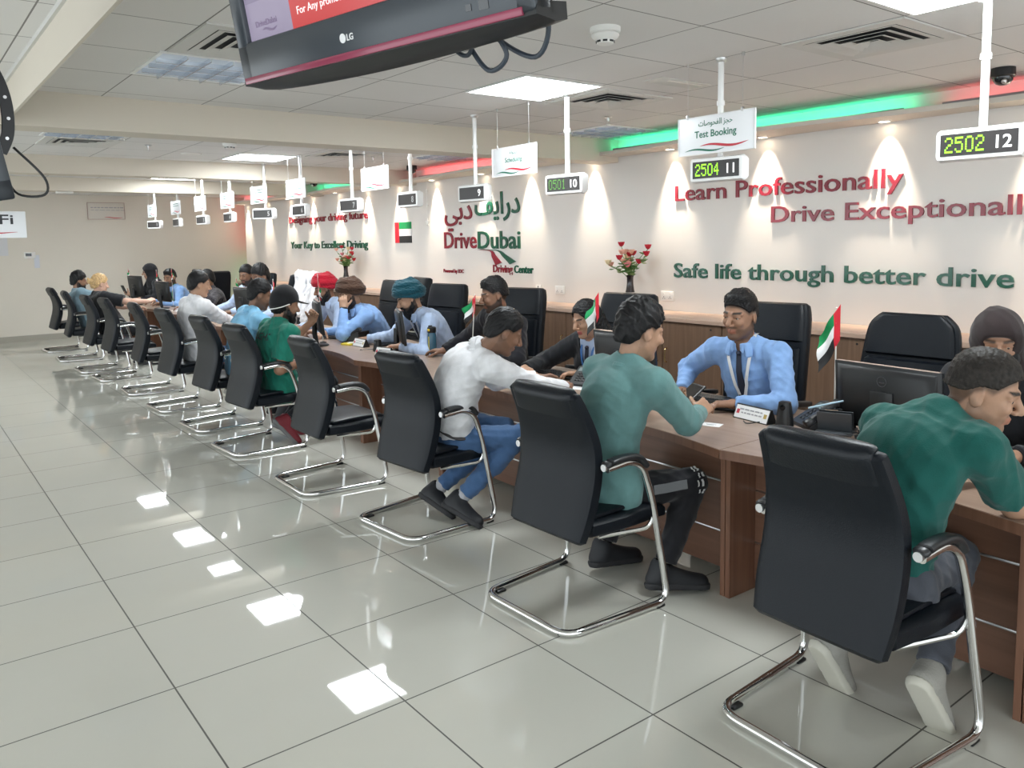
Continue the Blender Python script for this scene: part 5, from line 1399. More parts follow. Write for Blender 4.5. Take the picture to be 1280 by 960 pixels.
# man in dark green, nearest
P1 = person('man', 'person in a dark green T-shirt and grey jeans, nearest the camera', dict(hip=(2.53, 1.29, .485), head=(2.725, 1.085, 1.075), yaw=-12, hyaw=-70, hpitch=15, hroll=4, h=.0048, hs=1.02, eyes=True, gaze=(1, -.1, -.15), skin=SK_C, stubble=.28, brow=1.1, hair='fade', hairm=BROWNH, hairtop=.012, side=.010, seed=4,
    top=(DGREEN, 'short'), sleeve=.80, wrk=.008, wide=1.03, slump=.07, nb=(2.635, 1.185, 1.005), shdrop=(.09, .065), level=.6, arm=1.06, shw=.165, R=((2.99, .82, .718), (.15, .5, -.9), (.5, -.9, 0), (0, 0, -1), (.3, .3, .35, .4), .2), L=((3.13, 1.20, .715), (-.1, .6, -1), (.9, -.5, 0), (0, 0, -1)),
    legs=(GREYJ, [((2.82, 1.42, .47), (2.50, 1.44, .165), (2.60, 1.42, .01)), ((2.86, 1.20, .47), (2.53, 1.13, .165), (2.63, 1.11, .01))]), shoe=(SHOEG, SOLEW), shoeup=None))
# woman in face veil
P2 = person('woman', 'person in a dark brown headscarf and black face veil, only the eyes showing', dict(hip=(3.84, 1.40, .50), head=(3.60, 1.385, 1.13), yaw=180, hyaw=205, hpitch=14, h=.0055, sex='f', eyes=True, gaze=(1, .1, -.3), skin=SK_A, slump=.02, top=(BLACK, 'long'), topname='robe', fit=.02,
    R=((3.36, 1.62, .72), (.2, .6, -1), (-1, -.2, 0), (0, 0, -1)), L=((3.36, 1.22, .72), (.2, -.6, -1), (-1, .2, 0), (0, 0, -1)), **seat_legs(3.84, 1.40, -1, BLACK)))
hijab_on(P2, cloth('scarf_brown', (.022, .014, .014)), True, cloth('veil_black', (.008, .008, .009)))
# clerk with lanyard
P3 = person('man', 'person in a light blue shirt with navy tie and white lanyard, facing the teal sweater', dict(hip=(3.82, 2.66, .50), head=(3.60, 2.655, 1.155), yaw=188, hyaw=184, hpitch=6, hroll=-3, h=.0048, hs=1.03, eyes=True, gaze=(1, -.12, -.1), skin=SK_A, stubble=.55, brow=1.1, hair='fade', hairtop=.016, quiff=1.3, seed=2, top=(BLUE, 'long'), cuff=True, collar=True, slump=.02, wide=1.04, wrk=.007,
    R=((3.50, 2.97, .715), (.1, 1, -.7), (-.95, .5, -.05), (0, 0, -1), (.3, .3, .3, .35), .2), L=((3.42, 2.56, .715), (.2, -1, -.6), (-.7, .7, 0), (0, 0, -1), (.5, .5, .5, .5), .3), **seat_legs(3.82, 2.66, -1)))
tie_on(P3, NAVY); lanyard_on(P3, LAN, .30, card=False)
# teal sweater
P4 = person('man', 'person in a teal sweater and black track trousers bent over a tablet at the counter', dict(hip=(2.475, 2.56, .49), head=(2.575, 2.42, 1.175), yaw=-2, hyaw=-14, hpitch=12, hroll=2, h=.0048, hs=1.03, skin=SK_C, hair='wavy', hairtop=.012, seed=7, stubble=.15, eyes=True, top=(TEAL, 'long'), crew=True, hem=True, fit=.014, wrk=.007, wrl=.13, slump=.045, cuff=True,
    R=((2.95, 2.40, .765), (-.2, -.7, -1), (.75, .15, .25), (-.2, .6, -.6), (.6, .7, .75, .8), .4), L=((3.02, 2.68, .745), (-.2, .7, -1), (.8, -.3, .1), (0, -.5, .8), (.5, .55, .6, .6), .5),
    legs=(BLKT, [((2.80, 2.72, .47), (2.62, 2.70, .10), (2.82, 2.66, .085)), ((2.82, 2.33, .475), (2.64, 2.345, .10), (2.82, 2.24, .085))]), shoe=(SHOEB, SOLEB)))
S4 = Field(V3(2.55, 2.1, .3), V3(3.0, 2.5, .6), .006); S4.cone(V3(2.40, 2.48, .48), V3(2.82, 2.33, .475), .092, .066)
g = G()
for k, (a, b) in enumerate(((-.9, .35), (-.35, .2), (.0, .3), (.4, .22), (.75, .3))):
    for ww in (0, 1):
        pts = []
        for j in range(7):
            t = a + (b) * j / 6; x = 2.775 + ww * .022 + .012 * (t + .4) + (.012 if k % 2 else 0)
            d = V3(0, -math.cos(t * 1.3), math.sin(t * 1.3)); pts.append(S4.snap(V3(x, 2.335, .476) + d * .13, -d, .2) + d * .010)
        ribbon(g, pts, (0, -1, .2), .006 if ww else .0035, .002, side=(1, 0, 0))
attach(g, 'knee_print', mat('print_white', (.7, .7, .7), .7), P4)
g = G(); pts = [S4.snap(V3(x, 2.2, .505), V3(0, 1, -.12), .3) + V3(0, -.011, .002) for x in np.linspace(2.56, 2.72, 7)]
ribbon(g, pts, (0, -1, .15), .020, .003, side=(0, .15, 1)); attach(g, 'thigh_patch', mat('patch_grey', (.12, .125, .13), .8), P4)
# woman in blazer
P5 = person('woman', 'person with long black hair in a black blazer, blue shirt and tie', dict(hip=(3.93, 4.02, .47), head=(3.665, 3.93, 1.045), yaw=184, hyaw=176, hpitch=16, h=.0055, hs=.97, sex='f', eyes=True, gaze=(1, 0, -.4), skin=SK_C, lips=(.30, .03, .05), brow=1.0, slump=.02, top=(BLACK, 'long'), topname='blazer', fit=.016, vcut=(.085, .30), inner=PALE,
    R=((3.36, 4.22, .715), (.1, 1, -.5), (-.3, -1, 0), (0, 0, -1), (.3, .3, .35, .4), .3), L=((3.50, 3.82, .715), (.2, -1, -.5), (-.6, .8, 0), (0, 0, -1), (.3, .35, .4, .45), .3), **seat_legs(3.93, 4.02, -1)))
tie_on(P5, NAVY, .012, .026, .45, 'tie', P5['inner']); lanyard_on(P5, mat('lanyard_blue', (.04, .16, .45), .5), .26, .007, False, .05, P5['inner'])
H5 = P5['H']; K = P5['scalp'](.012, lambda lx, ly: np.interp(lx, [-.12, -.02, .005, .03, .055, .085], [-.12, -.10, -.05, .020, .060, .080]) - np.clip(ly - .03, 0, .06) * .9, .004, .03, .006, 5)
P5['child']('hair', K, HAIRM)
K = Field(P5['hd'] - .36, P5['hd'] + .2, .0055)
for q in (-1, 1):
    K.cone(H5(-.06, .045 * q, .03), H5(-.075, .075 * q, -.12), .048, .05, .03); K.cone(H5(-.075, .075 * q, -.12), H5(-.03, .11 * q, -.25), .05, .035, .03)
    K.cone(H5(-.01, .082 * q, .02), H5(-.03, .095 * q, -.12), .018, .028, .02); K.cone(H5(-.03, .095 * q, -.12), H5(.02, .12 * q, -.24), .03, .026, .02)
K.cone(H5(-.09, 0, .0), H5(-.11, 0, -.22), .055, .06, .03); K.wrinkle(.006, .035, 3, V3(1, 1, .25)); P5['child']('long_hair', K, HAIRM)
# white shirt, jeans
P6 = person('man', 'person in a white shirt and blue jeans leaning far over the counter', dict(hip=(2.52, 3.83, .49), head=(2.625, 3.47, 1.085), yaw=-14, hyaw=-22, hpitch=26, hroll=4, h=.005, skin=SK_B, stubble=.3, hair='short', hairtop=.006, seed=9, eyes=True, gaze=(1, 0, -.4), top=(WHITE, 'long'), cuff=True, collar=True, fit=.016, belly=1.08, wrk=.008, wrl=.13, slump=.08, nb=(2.565, 3.60, .985), shdrop=(.08, .07),
    R=((3.02, 3.42, .735), (-.3, -.8, -1), (.7, .6, .1), (0, .3, -1), (.55, .6, .65, .7), .4), L=((3.06, 3.72, .75), (-.3, .8, -1), (.8, -.4, .1), (0, -.3, -1), (.5, .6, .65, .7), .5),
    legs=(JEANS, [((2.83, 3.76, .47), (2.46, 3.95, .115), (2.50, 3.72, .05)), ((2.79, 3.56, .465), (2.47, 3.72, .115), (2.53, 3.48, .05))]), shoe=(SHOEB, SOLEB), sock=SOCK, belt=mat('belt_dark', (.03, .026, .026), .5)))
# bearded man in waistcoat
P7 = person('man', 'person with swept-up black hair and short beard in a dark jacket over a blue shirt', dict(hip=(3.84, 5.02, .52), head=(3.62, 4.895, 1.165), yaw=178, hyaw=160, hpitch=10, h=.0055, hs=1.04, eyes=True, gaze=(1, .1, -.4), skin=SK_B, stubble=.85, brow=1.1, hair='fade', hairtop=.014, quiff=1.5, seed=5, top=(cloth('jacket_dark', (.012, .012, .016)), 'long'), topname='jacket', fit=.018, vcut=(.085, .26), inner=PALE, wide=1.08, belly=1.15,
    R=((3.46, 5.38, .715), (.2, 1, -.6), (-.5, .8, 0), (0, 0, -1), (.3, .35, .35, .4), .3), L=((3.45, 4.80, .72), (.2, -1, -.5), (-1, .1, 0), (0, 0, -1)), **seat_legs(3.84, 5.02, -1)))
tie_on(P7, NAVY, .012, .026, .4, 'tie', P7['inner'])
# teal turban
P8 = person('man', 'person in a dark teal turban with full black beard and pale blue shirt, typing', dict(hip=(3.84, 5.98, .52), head=(3.485, 5.925, 1.105), yaw=172, hyaw=160, hpitch=22, h=.0055, hs=1.02, eyes=True, gaze=(1, 0, -.4), skin=SK_C, stubble=.9, beard=.045, brow=1, top=(PALE, 'long'), cuff=True, collar=True, wide=1.1, belly=1.2, slump=.06, fit=.015, wrk=.008,
    R=((3.36, 6.48, .72), (.2, .6, -1), (-.35, .95, 0), (0, 0, -1), (.35, .4, .4, .4), .25), L=((3.33, 5.84, .72), (.3, -1, -.4), (-.7, .7, 0), (0, 0, -1), (.4, .4, .45, .5), .3), **seat_legs(3.84, 5.98, -1)))
turban_on(P8, cloth('turban_teal', (.006, .062, .088), bump=(120, .4)), 1.08); tie_on(P8, NAVY); lanyard_on(P8, LAN, .30, .008, False)
# brown turban
P9 = person('man', 'person in a brown turban and light blue shirt with one hand at his face', dict(hip=(3.80, 7.02, .52), head=(3.42, 6.90, 1.10), yaw=172, hyaw=156, hpitch=14, h=.006, hs=1.0, skin=SK_C, stubble=.9, beard=.035, beardm=mat('beard_dark', (.02, .015, .013), .6), top=(BLUE, 'long'), cuff=True, collar=True, wide=1.1, belly=1.15, slump=.06, wrk=.008,
    L=((3.30, 6.80, .985), (.5, -.6, -1), (.1, .25, 1), (.5, .8, 0), (.5, .5, .55, .6), .3), R=((3.30, 7.25, .72), (.2, .8, -1), (-.6, -.5, 0), (0, 0, -1)), **seat_legs(3.80, 7.02, -1)))
turban_on(P9, cloth('turban_brown', (.060, .030, .018), bump=(120, .4)), 1.08); tie_on(P9, NAVY)
g = G(); el, wr, _ = P9['arms']['L']; d = unit(wr - el); M3 = Vector(d).to_track_quat('Z', 'Y').to_matrix(); g.lathe([(.034, -.008), (.037, -.008), (.037, .008), (.034, .008)], Vector(wr - d * .006), 16, 'z', M3); attach(g, 'wristwatch', MATS['black_plastic'], P9)
# red turban
P10 = person('man', 'person in a red turban and pale blue shirt behind the brown turban', dict(hip=(3.82, 7.68, .53), head=(3.50, 7.62, 1.125), yaw=178, hyaw=165, hpitch=14, h=.0065, skin=SK_A, stubble=.9, beard=.035, top=(PALE, 'long'), collar=True, wide=1.08, slump=.05, R=((3.30, 7.86, .72), (.2, 1, -1), (-1, -.2, 0), (0, 0, -1)), L=((3.28, 7.46, .72), (.2, -1, -1), (-.9, .5, 0), (0, 0, -1)), **seat_legs(3.82, 7.68, -1)))
turban_on(P10, cloth('turban_red', (.42, .008, .025), bump=(120, .4)), 1.05)
# green tee and cap
P11 = person('man', 'person in a green T-shirt and black cap, bearded, elbows towards the counter', dict(hip=(2.42, 6.20, .48), head=(2.46, 6.10, 1.105), yaw=2, hyaw=2, hpitch=12, h=.006, hs=1.04, skin=SK_A, stubble=.9, beard=.04, top=(GREEN, 'short'), crew=True, sleeve=.72, hem=True, wide=1.1, fit=.016, wrk=.008, slump=.05, 
    R=((2.57, 6.05, .655), (-1, -.35, -.35), (.9, .3, 0), (0, 0, -1)), L=((2.80, 6.38, .93), (.2, .5, -1), (.2, -.3, .8), (-.6, -.6, .2), (1.0, 1.1, 1.1, 1.1), .9),
    legs=(BLKT, [((2.80, 6.34, .45), (2.52, 6.36, .12), (2.68, 6.32, .03)), ((2.80, 6.08, .45), (2.44, 6.13, .17), (2.54, 6.06, .03))]), shoe=(SHOER, SOLEG)))
cloth_marks(P11, 'DGHI', P11['nb'] - P11['up'] * .085 - P11['ls'] * .02, -P11['ls'], P11['up'], P11['fs'], .17, .055, MATS['ink_dark'], P11['shirt'])
Hc = P11['H']; CAPM = cloth('cap_black', (.010, .010, .012))
K = P11['scalp'](.012, lambda lx, ly: np.interp(lx, [-.12, -.03, .05, .1], [-.028, -.002, .034, .045]), .0, .03, .012, 3)
K.cone(Hc(.07, .035, .045), Hc(.15, .03, .036), .04, .028, .01, flat=(P11['MH'][:, 2], .16)); K.cone(Hc(.07, -.035, .045), Hc(.15, -.03, .036), .04, .028, .01, flat=(P11['MH'][:, 2], .16)); P11['child']('cap', K, CAPM)
K = P11['scalp'](.010, lambda lx, ly: np.interp(lx, [-.12, -.05, .0, .02, .05], [-.085, -.078, -.03, .02, .05]), .005, .03, 0, 3); P11['child']('hair', K, HAIRM)
g = G(); g.tube(spline([Hc(-.02, .098, -.005), Hc(-.085, .085, -.03), Hc(-.118, .03, -.048), Hc(-.115, -.035, -.045), Hc(-.07, -.092, -.022), Hc(-.01, -.099, .01)], 6), .004, 6); attach(g, 'cap_strap', MATS['white_plastic'], P11)
# light blue polo
P12 = person('man', 'person in a light blue polo shirt and jeans beside the black cap', dict(hip=(2.44, 7.10, .49), head=(2.535, 6.84, 1.145), yaw=-4, hyaw=-12, hpitch=14, h=.0065, skin=SK_B, stubble=.4, hair='short', seed=6, top=(cloth('polo_blue', (.22, .48, .70)), 'short'), collar=True, wide=1.1, belly=1.1, hem=True, slump=.05, R=((2.95, 6.95, .72), (-.2, -.7, -1), (.9, .3, 0), (0, 0, -1)), L=((2.98, 7.25, .72), (-.2, .7, -1), (.9, -.3, 0), (0, 0, -1)),
    **seat_legs(2.38, 7.10, 1, cloth('jeans_light', (.10, .20, .36)))))
# two clerks in the far middle
P13 = person('man', 'person with short black beard and dark tie sitting before the square-backed chair', dict(hip=(3.95, 10.75, .52), head=(3.77, 10.62, 1.175), yaw=190, hyaw=212, hpitch=8, h=.008, hs=1.04, skin=SK_B, stubble=.95, hair='short', seed=2, top=(PALE, 'long'), collar=True, R=((3.42, 10.95, .72), (.2, 1, -1), (-1, 0, 0), (0, 0, -1)), L=((3.45, 10.4, .72), (.2, -1, -1), (-1, 0, 0), (0, 0, -1)), **seat_legs(3.95, 10.75, -1)))
tie_on(P13, NAVY)
P14 = person('man', 'person with thick black hair in a pale shirt, half hidden behind the light blue polo', dict(hip=(3.84, 9.60, .52), head=(3.56, 9.55, 1.19), yaw=180, hyaw=192, hpitch=14, h=.008, hs=1.04, skin=SK_B, stubble=.3, hair='wavy', seed=12, top=(PALE, 'long'), collar=True, R=((3.35, 9.85, .72), (.2, 1, -1), (-1, 0, 0), (0, 0, -1)), L=((3.35, 9.35, .72), (.2, -1, -1), (-1, 0, 0), (0, 0, -1)), **seat_legs(3.84, 9.60, -1)))
# young man in white
P15 = person('man', 'person in a white long-sleeved top with cropped black hair, arms on the counter', dict(hip=(2.42, 8.28, .50), head=(2.44, 8.22, 1.195), yaw=8, hyaw=-4, hpitch=8, h=.007, skin=SK_C, hair='short', seed=8, hairtop=.01, top=(WHITE, 'long'), crew=True, hem=True, wide=1.08, fit=.016, wrk=.008, slump=.05, R=((2.90, 8.42, .745), (-.2, -.7, -1), (.8, .5, 0), (0, 0, -1)), L=((2.95, 8.62, .73), (-.2, .7, -1), (.9, .1, 0), (0, 0, -1)),
    **seat_legs(2.37, 8.28, 1, JEANS, shoe=(SHOEG, SOLEW))))
P20 = person('person', 'person in a dark patterned shirt, mostly hidden by the man in white', dict(hip=(3.82, 11.95, .51), head=(3.56, 11.62, 1.105), yaw=182, hyaw=170, hpitch=10, h=.009, skin=SK_B, hair='short', top=(cloth('shirt_pattern', (.05, .045, .05), noise=(30, .9)), 'long'), L=((3.32, 11.22, 1.0), (.4, -.5, -1), (.1, .3, 1), (.3, .9, 0), (.7, .7, .8, .8), .4), R=((3.3, 11.9, .72), (.2, 1, -1), (-1, 0, 0), (0, 0, -1)), **seat_legs(3.82, 11.95, -1)))
# far end
P16 = person('man', 'person in a light blue shirt with a green lanyard, near the far wall', dict(hip=(3.78, 13.32, .51), head=(3.50, 13.25, 1.09), yaw=185, hyaw=212, hpitch=12, h=.008, hs=1.03, skin=SK_A, stubble=.8, hair='fade', hairtop=.014, quiff=1.2, seed=3, top=(BLUE, 'long'), collar=True, wide=1.08, R=((3.3, 13.5, .72), (.2, 1, -1), (-1, -.2, 0), (0, 0, -1)), L=((3.32, 13.08, .72), (.2, -1, -1), (-1, .2, 0), (0, 0, -1)), **seat_legs(3.78, 13.32, -1)))
tie_on(P16, NAVY); lanyard_on(P16, mat('lanyard_green', (.02, .35, .16), .5), .3, .012, False)
P17 = person('woman', 'person in a black headscarf and robe holding a phone, farthest behind the counter', dict(hip=(3.62, 14.38, .56), head=(3.46, 14.33, 1.165), yaw=185, hyaw=170, hpitch=10, h=.008, sex='f', skin=SK_C, top=(BLACK, 'long'), topname='robe', fit=.02, R=((3.15, 14.42, .80), (.3, .6, -1), (-.8, -.2, .4), (0, -.6, .4), (.6, .6, .6, .7), .5), L=((3.25, 14.12, .74), (.3, -1, -1), (-1, .2, 0), (0, 0, -1)), **seat_legs(3.62, 14.38, -1, BLACK)))
hijab_on(P17, cloth('scarf_black', (.008, .008, .010)))
g = G()
for q in (-1, 1): g.tube([P17['H'](.092, .032 * q + .020 * math.cos(a), .004 + .016 * math.sin(a)) for a in np.linspace(0, 2 * PI, 13)[:-1]], .0018, 5, True); g.tube([P17['H'](.09, .052 * q, .008), P17['H'](.0, .085 * q, .01)], .0018, 5)
g.tube([P17['H'](.094, -.012, .006), P17['H'](.094, .012, .006)], .0018, 5); attach(g, 'glasses', MATS['black_plastic'], P17)
P18 = person('woman', 'person with a blonde bun in a black T-shirt reaching over the counter', dict(hip=(2.31, 11.56, .50), head=(2.235, 11.86, 1.09), yaw=10, hyaw=12, hpitch=8, h=.0075, sex='f', skin=SK_W, top=(BLACK, 'short'), sleeve=.85, hem=True, wide=1.22, fit=.02, belly=1.2, R=((2.72, 11.42, .86), (-.1, -.8, -.8), (.8, .3, .3), (0, .5, -.8), (.6, .6, .6, .6), .4), L=((2.75, 11.75, .74), (-.1, .8, -1), (.9, 0, 0), (0, 0, -1)), **seat_legs(2.24, 11.56, 1)))
Hb = P18['H']; K = P18['scalp'](.012, lambda lx, ly: zh_default(lx), .006, .03, .012, 3); K.ell(Hb(-.125, 0, .03), V3(.038, .04, .036), None, .015); K.ell(Hb(-.15, .01, .05), V3(.018, .02, .03), None, .01); P18['child']('hair', K, BLONDE)
P19 = person('man', 'person in a grey-blue T-shirt with black hair and beard, farthest on the customer side', dict(hip=(2.29, 12.90, .50), head=(2.22, 13.25, 1.09), yaw=5, hyaw=-2, hpitch=6, h=.008, skin=SK_A, stubble=.9, beard=.02, hair='wavy', seed=4, top=(cloth('tee_grey_blue', (.20, .30, .36)), 'short'), hem=True, wide=1.1, R=((2.80, 12.85, .72), (-.2, -.8, -1), (1, 0, 0), (0, 0, -1)), L=((2.80, 13.15, .72), (-.2, .8, -1), (1, 0, 0), (0, 0, -1)), **seat_legs(2.19, 12.90, 1)))
# ================================================================ things on the counters
def monitor(x, y, yaw, label, w=.51, h=.30, z0=.125, tiltd=6, ring=False):
    """screen looks along local +x"""
    t = thing('monitor', label, 'monitor', (x, y, DZ), R(yaw), 'black desk monitors')
    T = Matrix.Translation((0, 0, z0)) @ Matrix.Rotation(R(-tiltd), 4, 'Y')
    def w_(gm): gm.v = [tuple(T @ Vector(p)) for p in gm.v]; return gm
    g = G(); g.box((0, 0, h / 2), (.022, w, h), None, .004); g.loft([[Vector((xx, yy * k, h / 2 + zz * k)) for yy, zz in ((-w / 2 * .94, -h / 2 * .92), (w / 2 * .94, -h / 2 * .92), (w / 2 * .94, h / 2 * .92), (-w / 2 * .94, h / 2 * .92))] for xx, k in ((-.010, 1), (-.022, .96), (-.035, .80))]); w_(g).obj('casing', MATS['black_plastic'], t)
    g = G(); g.box((.0115, 0, h / 2 + .006), (.002, w - .024, h - .032)); w_(g).obj('screen', mat('monitor_screen', (.02, .022, .028), .12, emit=(.35, .42, .5), es=.35), t, False)
    g = G(); g.box((-.036, 0, h * .45), (.02, .11, .11), None, .006); g.tube([(-.045, 0, h * .45), (-.06, 0, .0), (-.055, 0, -z0 + .012)], .022, 8); w_(g).obj('stand', MATS['black_plastic'], t)
    g = G(); g.lathe([(0, 0), (.105, 0), (.11, .006), (.10, .012), (0, .014)], (-.045, 0, 0), 24); g.obj('foot', MATS['black_plastic'], t)
    g = G(); g.box((0, 0, h + .0005), (.018, w - .02, .0015)); w_(g).obj('top_edge_glint', mat('monitor_edge_reflection', (.34, .26, .22), .25), t, False)  # pinkish reflection along the top of the casing, put into the colour
    if ring:
        g = G(); a = [(-.0365, .0 + .022 * math.cos(q), h * .78 + .022 * math.sin(q)) for q in np.linspace(0, 2 * PI, 25)[:-1]]; g.tube(a, .0016, 5, True); g.tube([(-.0365, .013, h * .78 - .004), (-.0365, 0, h * .78 - .006), (-.0365, -.013, h * .78 - .004)], .0022, 5)
        w_(g).obj('maker_ring', mat('ring_grey', (.10, .10, .11), .3, .6), t)
monitor(3.48, 1.775, -6, 'large black monitor seen from behind, nearest the camera', .51, .30, .03, 4, True)
monitor(3.50, 3.40, 0, 'black monitor whose top edge shows behind the teal sweater man', .50, .29, .06)
monitor(3.39, 5.88, -26, 'black monitor seen almost edge-on in front of the teal turban', .48, .29, .07)
monitor(3.05, 6.75, -19, 'thin edge-on black monitor in front of the red turban', .46, .30, .11)
monitor(3.42, 9.72, 8, 'black monitor before the clerk with the dark tie', .44, .30, .10)
monitor(3.22, 12.55, 8, 'black monitor in front of the clerk with the green lanyard', .46, .30, .10)
monitor(3.12, 13.72, 12, 'black monitor at the far end beside the blonde woman', .46, .34, .12)
def desk_flag(x, y, ztop, label, side=1, fly=.20, hoist=.13, lean=(0, 0), droop=62, seed=1, base=True, z0=DZ, shift=0, redw=.27):
    """small national flag drooping from a thin pole; side: +1 cloth falls to the reader's left, -1 to the right"""
    r = random.Random(seed)
    t = thing('desk_flag', label, 'flag', (x, y, z0), 0, 'small flags on the counters')
    H_ = ztop - z0; tip = Vector((lean[0], lean[1], H_))
    g = G(); g.tube([(0, 0, .004), tip], .0035, 6); g.ball(tip, .006, 8, 6); g.obj('pole', mat('flag_pole', (.62, .60, .55), .35), t)
    if base: g = G(); g.lathe([(0, 0), (.032, 0), (.032, .008), (.008, .016), (0, .016)], n=16); g.obj('base', MATS['black_plastic'], t)
    a = R(droop); lv = Vector((.02 * side, side * math.cos(a), -math.sin(a))); N = 14; M_ = 12
    up_ = tip.normalized()
    def P(u, v):
        q = tip - up_ * (.012 + v * hoist) + lv * (fly * (u - shift))
        wob = .018 * math.sin(u * 7 + v * 2.2 + seed) * u + .010 * math.sin(v * 9 + u * 3 + seed * 2) * u
        return q + Vector((wob - .012 * u, side * .018 * v * u * -1, .012 * u * u))
    for nm, u0, u1, v0, v1 in (('red', 0, redw, 0, 1), ('green', redw, 1, 0, .333), ('white', redw, 1, .333, .667), ('black', redw, 1, .667, 1)):
        g = G(); nu = max(2, int(N * (u1 - u0))); nv = max(2, int(M_ * (v1 - v0))); q = []
        for s in (0, .0012):
            q += [P(u0 + (u1 - u0) * i / nu, v0 + (v1 - v0) * j / nv) + Vector((s, 0, 0)) for i in range(nu + 1) for j in range(nv + 1)]
        m = (nu + 1) * (nv + 1); f = []
        for i in range(nu):
            for j in range(nv):
                k = i * (nv + 1) + j; f.append((k, k + 1, k + nv + 2, k + nv + 1)); f.append((m + k, m + k + nv + 1, m + k + nv + 2, m + k + 1))
        for i in range(nu):
            for j in (0, nv): k = i * (nv + 1) + j; f.append((k, k + nv + 1, m + k + nv + 1, m + k))
        for j in range(nv):
            for i in (0, nu): k = i * (nv + 1) + j; f.append((k, k + 1, m + k + 1, m + k))
        g.add(q, f); g.obj(nm + '_field', MATS['flag_' + nm], t)
desk_flag(3.53, 2.06, 1.235, 'small drooping flag beside the nearest monitor', 1, .21, .17, (0, 0), 58, 2, shift=.18)
desk_flag(3.53, 3.71, 1.20, 'small flag standing before the woman in the black blazer', 1, .17, .16, (0, .0), 55, 3, shift=.42)
desk_flag(3.42, 4.93, 1.185, 'small flag in front of the bearded man in the dark jacket', 1, .18, .14, (0, -.06), 42, 4, shift=.1)
desk_flag(3.14, 6.92, 1.30, 'small flag hanging mostly red beside the red turban', -1, .15, .14, (-.02, .02), 55, 5, redw=.8)
desk_flag(3.42, 8.80, 1.19, 'small flag between the light blue polo and the black cap', -1, .13, .12, (0, 0), 45, 6, redw=.8)
desk_flag(3.40, 9.95, 1.19, 'small flag beside the far monitor of the clerk with the dark tie', -1, .12, .13, (0, 0), 50, 7, redw=.6)
desk_flag(3.40, 12.78, 1.26, 'small flag just right of the far clerk with the green lanyard', -1, .14, .13, (0, 0), 45, 8, redw=.6)
desk_flag(3.30, 13.25, 1.22, 'small flag between the headscarf and the far clerk', -1, .14, .13, (0, 0), 45, 9, redw=.6)
desk_flag(3.06, 13.93, 1.225, 'small flag above the farthest monitor', -1, .15, .13, (0, .02), 40, 10, redw=.5, shift=.4)
def telephone(x, y, yaw, label):
    t = thing('telephone', label, 'telephone', (x, y, DZ), R(yaw), 'black desk telephones')
    g = G(); g.prism([(-.09, .0), (.09, .0), (.09, .018), (-.06, .105), (-.09, .105)], -.09, .09, 'y'); g.obj('body', MATS['black_plastic'], t, False)
    sl = math.atan2(.087, -.15); d = Vector((-.15, 0, .087)).normalized(); n = Vector((.087, 0, .15)).normalized(); c = Vector((.015, 0, .0615))
    Mx = Matrix([d, Vector((0, 1, 0)), n]).transposed()
    g = G(); g.box(c + d * .02 + n * .016 + Vector((0, .055, 0)), (.20, .045, .026), Mx, .010); g.box(c + d * .105 + n * .010 + Vector((0, .055, 0)), (.05, .052, .040), Mx, .012); g.box(c - d * .065 + n * .010 + Vector((0, .055, 0)), (.05, .052, .040), Mx, .012); g.obj('handset', MATS['dark_plastic'], t)
    g = G(); g.box(c + d * .055 + n * .002 + Vector((0, -.03, 0)), (.04, .09, .004), Mx, .001); g.obj('display', mat('phone_display', (.18, .22, .22), .15), t)
    for i in range(4):
        for j in range(3): g = G(); g.box(c + d * (.015 - i * .022) + n * .003 + Vector((0, -.006 - j * .024, 0)), (.013, .016, .006), Mx, .002); g.obj('key', MATS['dark_plastic'], t)
telephone(3.46, 2.10, 150, 'black desk telephone with a tilted grey handset by the nearest monitor'); telephone(3.42, 3.66, 200, 'black desk telephone beside the woman in the blazer'); telephone(3.36, 6.70, 120, 'black desk telephone between the two turbans')
def nameplate(x, y, yaw, label, w=.20):
    t = thing('name_plate', label, 'name plate', (x, y, DZ), R(yaw), 'tent name plates on the counters')
    g = G(); g.prism([(-.035, 0), (.035, 0), (.004, .07), (-.004, .07)], -w / 2, w / 2, 'y'); g.obj('holder', MATS['black_plastic'], t, False)
    g = G(); a = Vector((-.035, 0, 0)); b = Vector((-.004, 0, .07)); d = (b - a).normalized(); n = Vector((-d.z, 0, d.x)); Mx = Matrix([n, Vector((0, 1, 0)), d]).transposed(); c = (a + b) / 2 + n * .001
    g.box(c, (.002, w - .008, .066), Mx); g.obj('card', MATS['paper'], t, False)
    g = G()
    for r_, zz in ((0, .014), (1, -.004)):
        yy = -w * .3
        while yy < w * .3: q = rng.uniform(.012, .03); g.box(c + n * .0015 + d * zz + Vector((0, yy + q / 2, 0)), (.001, q, .007), Mx); yy += q + .006
    g.obj('lettering', MATS['ink_grey'], t, False)
    for q in (-1, 1): g = G(); g.box(c + n * .0015 + d * .0 + Vector((0, q * w * .40, 0)), (.001, .018, .022), Mx, .0); g.obj('emblem', mat('emblem_gold', (.45, .33, .10), .4) if q < 0 else MATS['ink_red'], t, False)
nameplate(3.35, 2.38, -8, 'white tent name plate before the clerk with the lanyard', .22); nameplate(3.27, 6.42, 0, 'white tent name plate beside the yellow notes', .20); nameplate(3.13, 5.74, 10, 'white tent name plate behind the chair of the white-shirted man', .18)
def sheet(x, y, yaw, w, d, label, name='paper_sheet', m='paper', z=DZ):
    t = thing(name, label, 'paper', (x, y, z), R(yaw)); g = G(); g.box((0, 0, .001), (w, d, .002)); g.obj('sheet', MATS[m], t, False)
    g = G(); g.box((0, 0, .0023), (w * .12, d * .5, .0006)); g.box((-w * .2, 0, .0023), (w * .08, d * .35, .0006)); g.obj('print', MATS['ink_grey'], t, False)
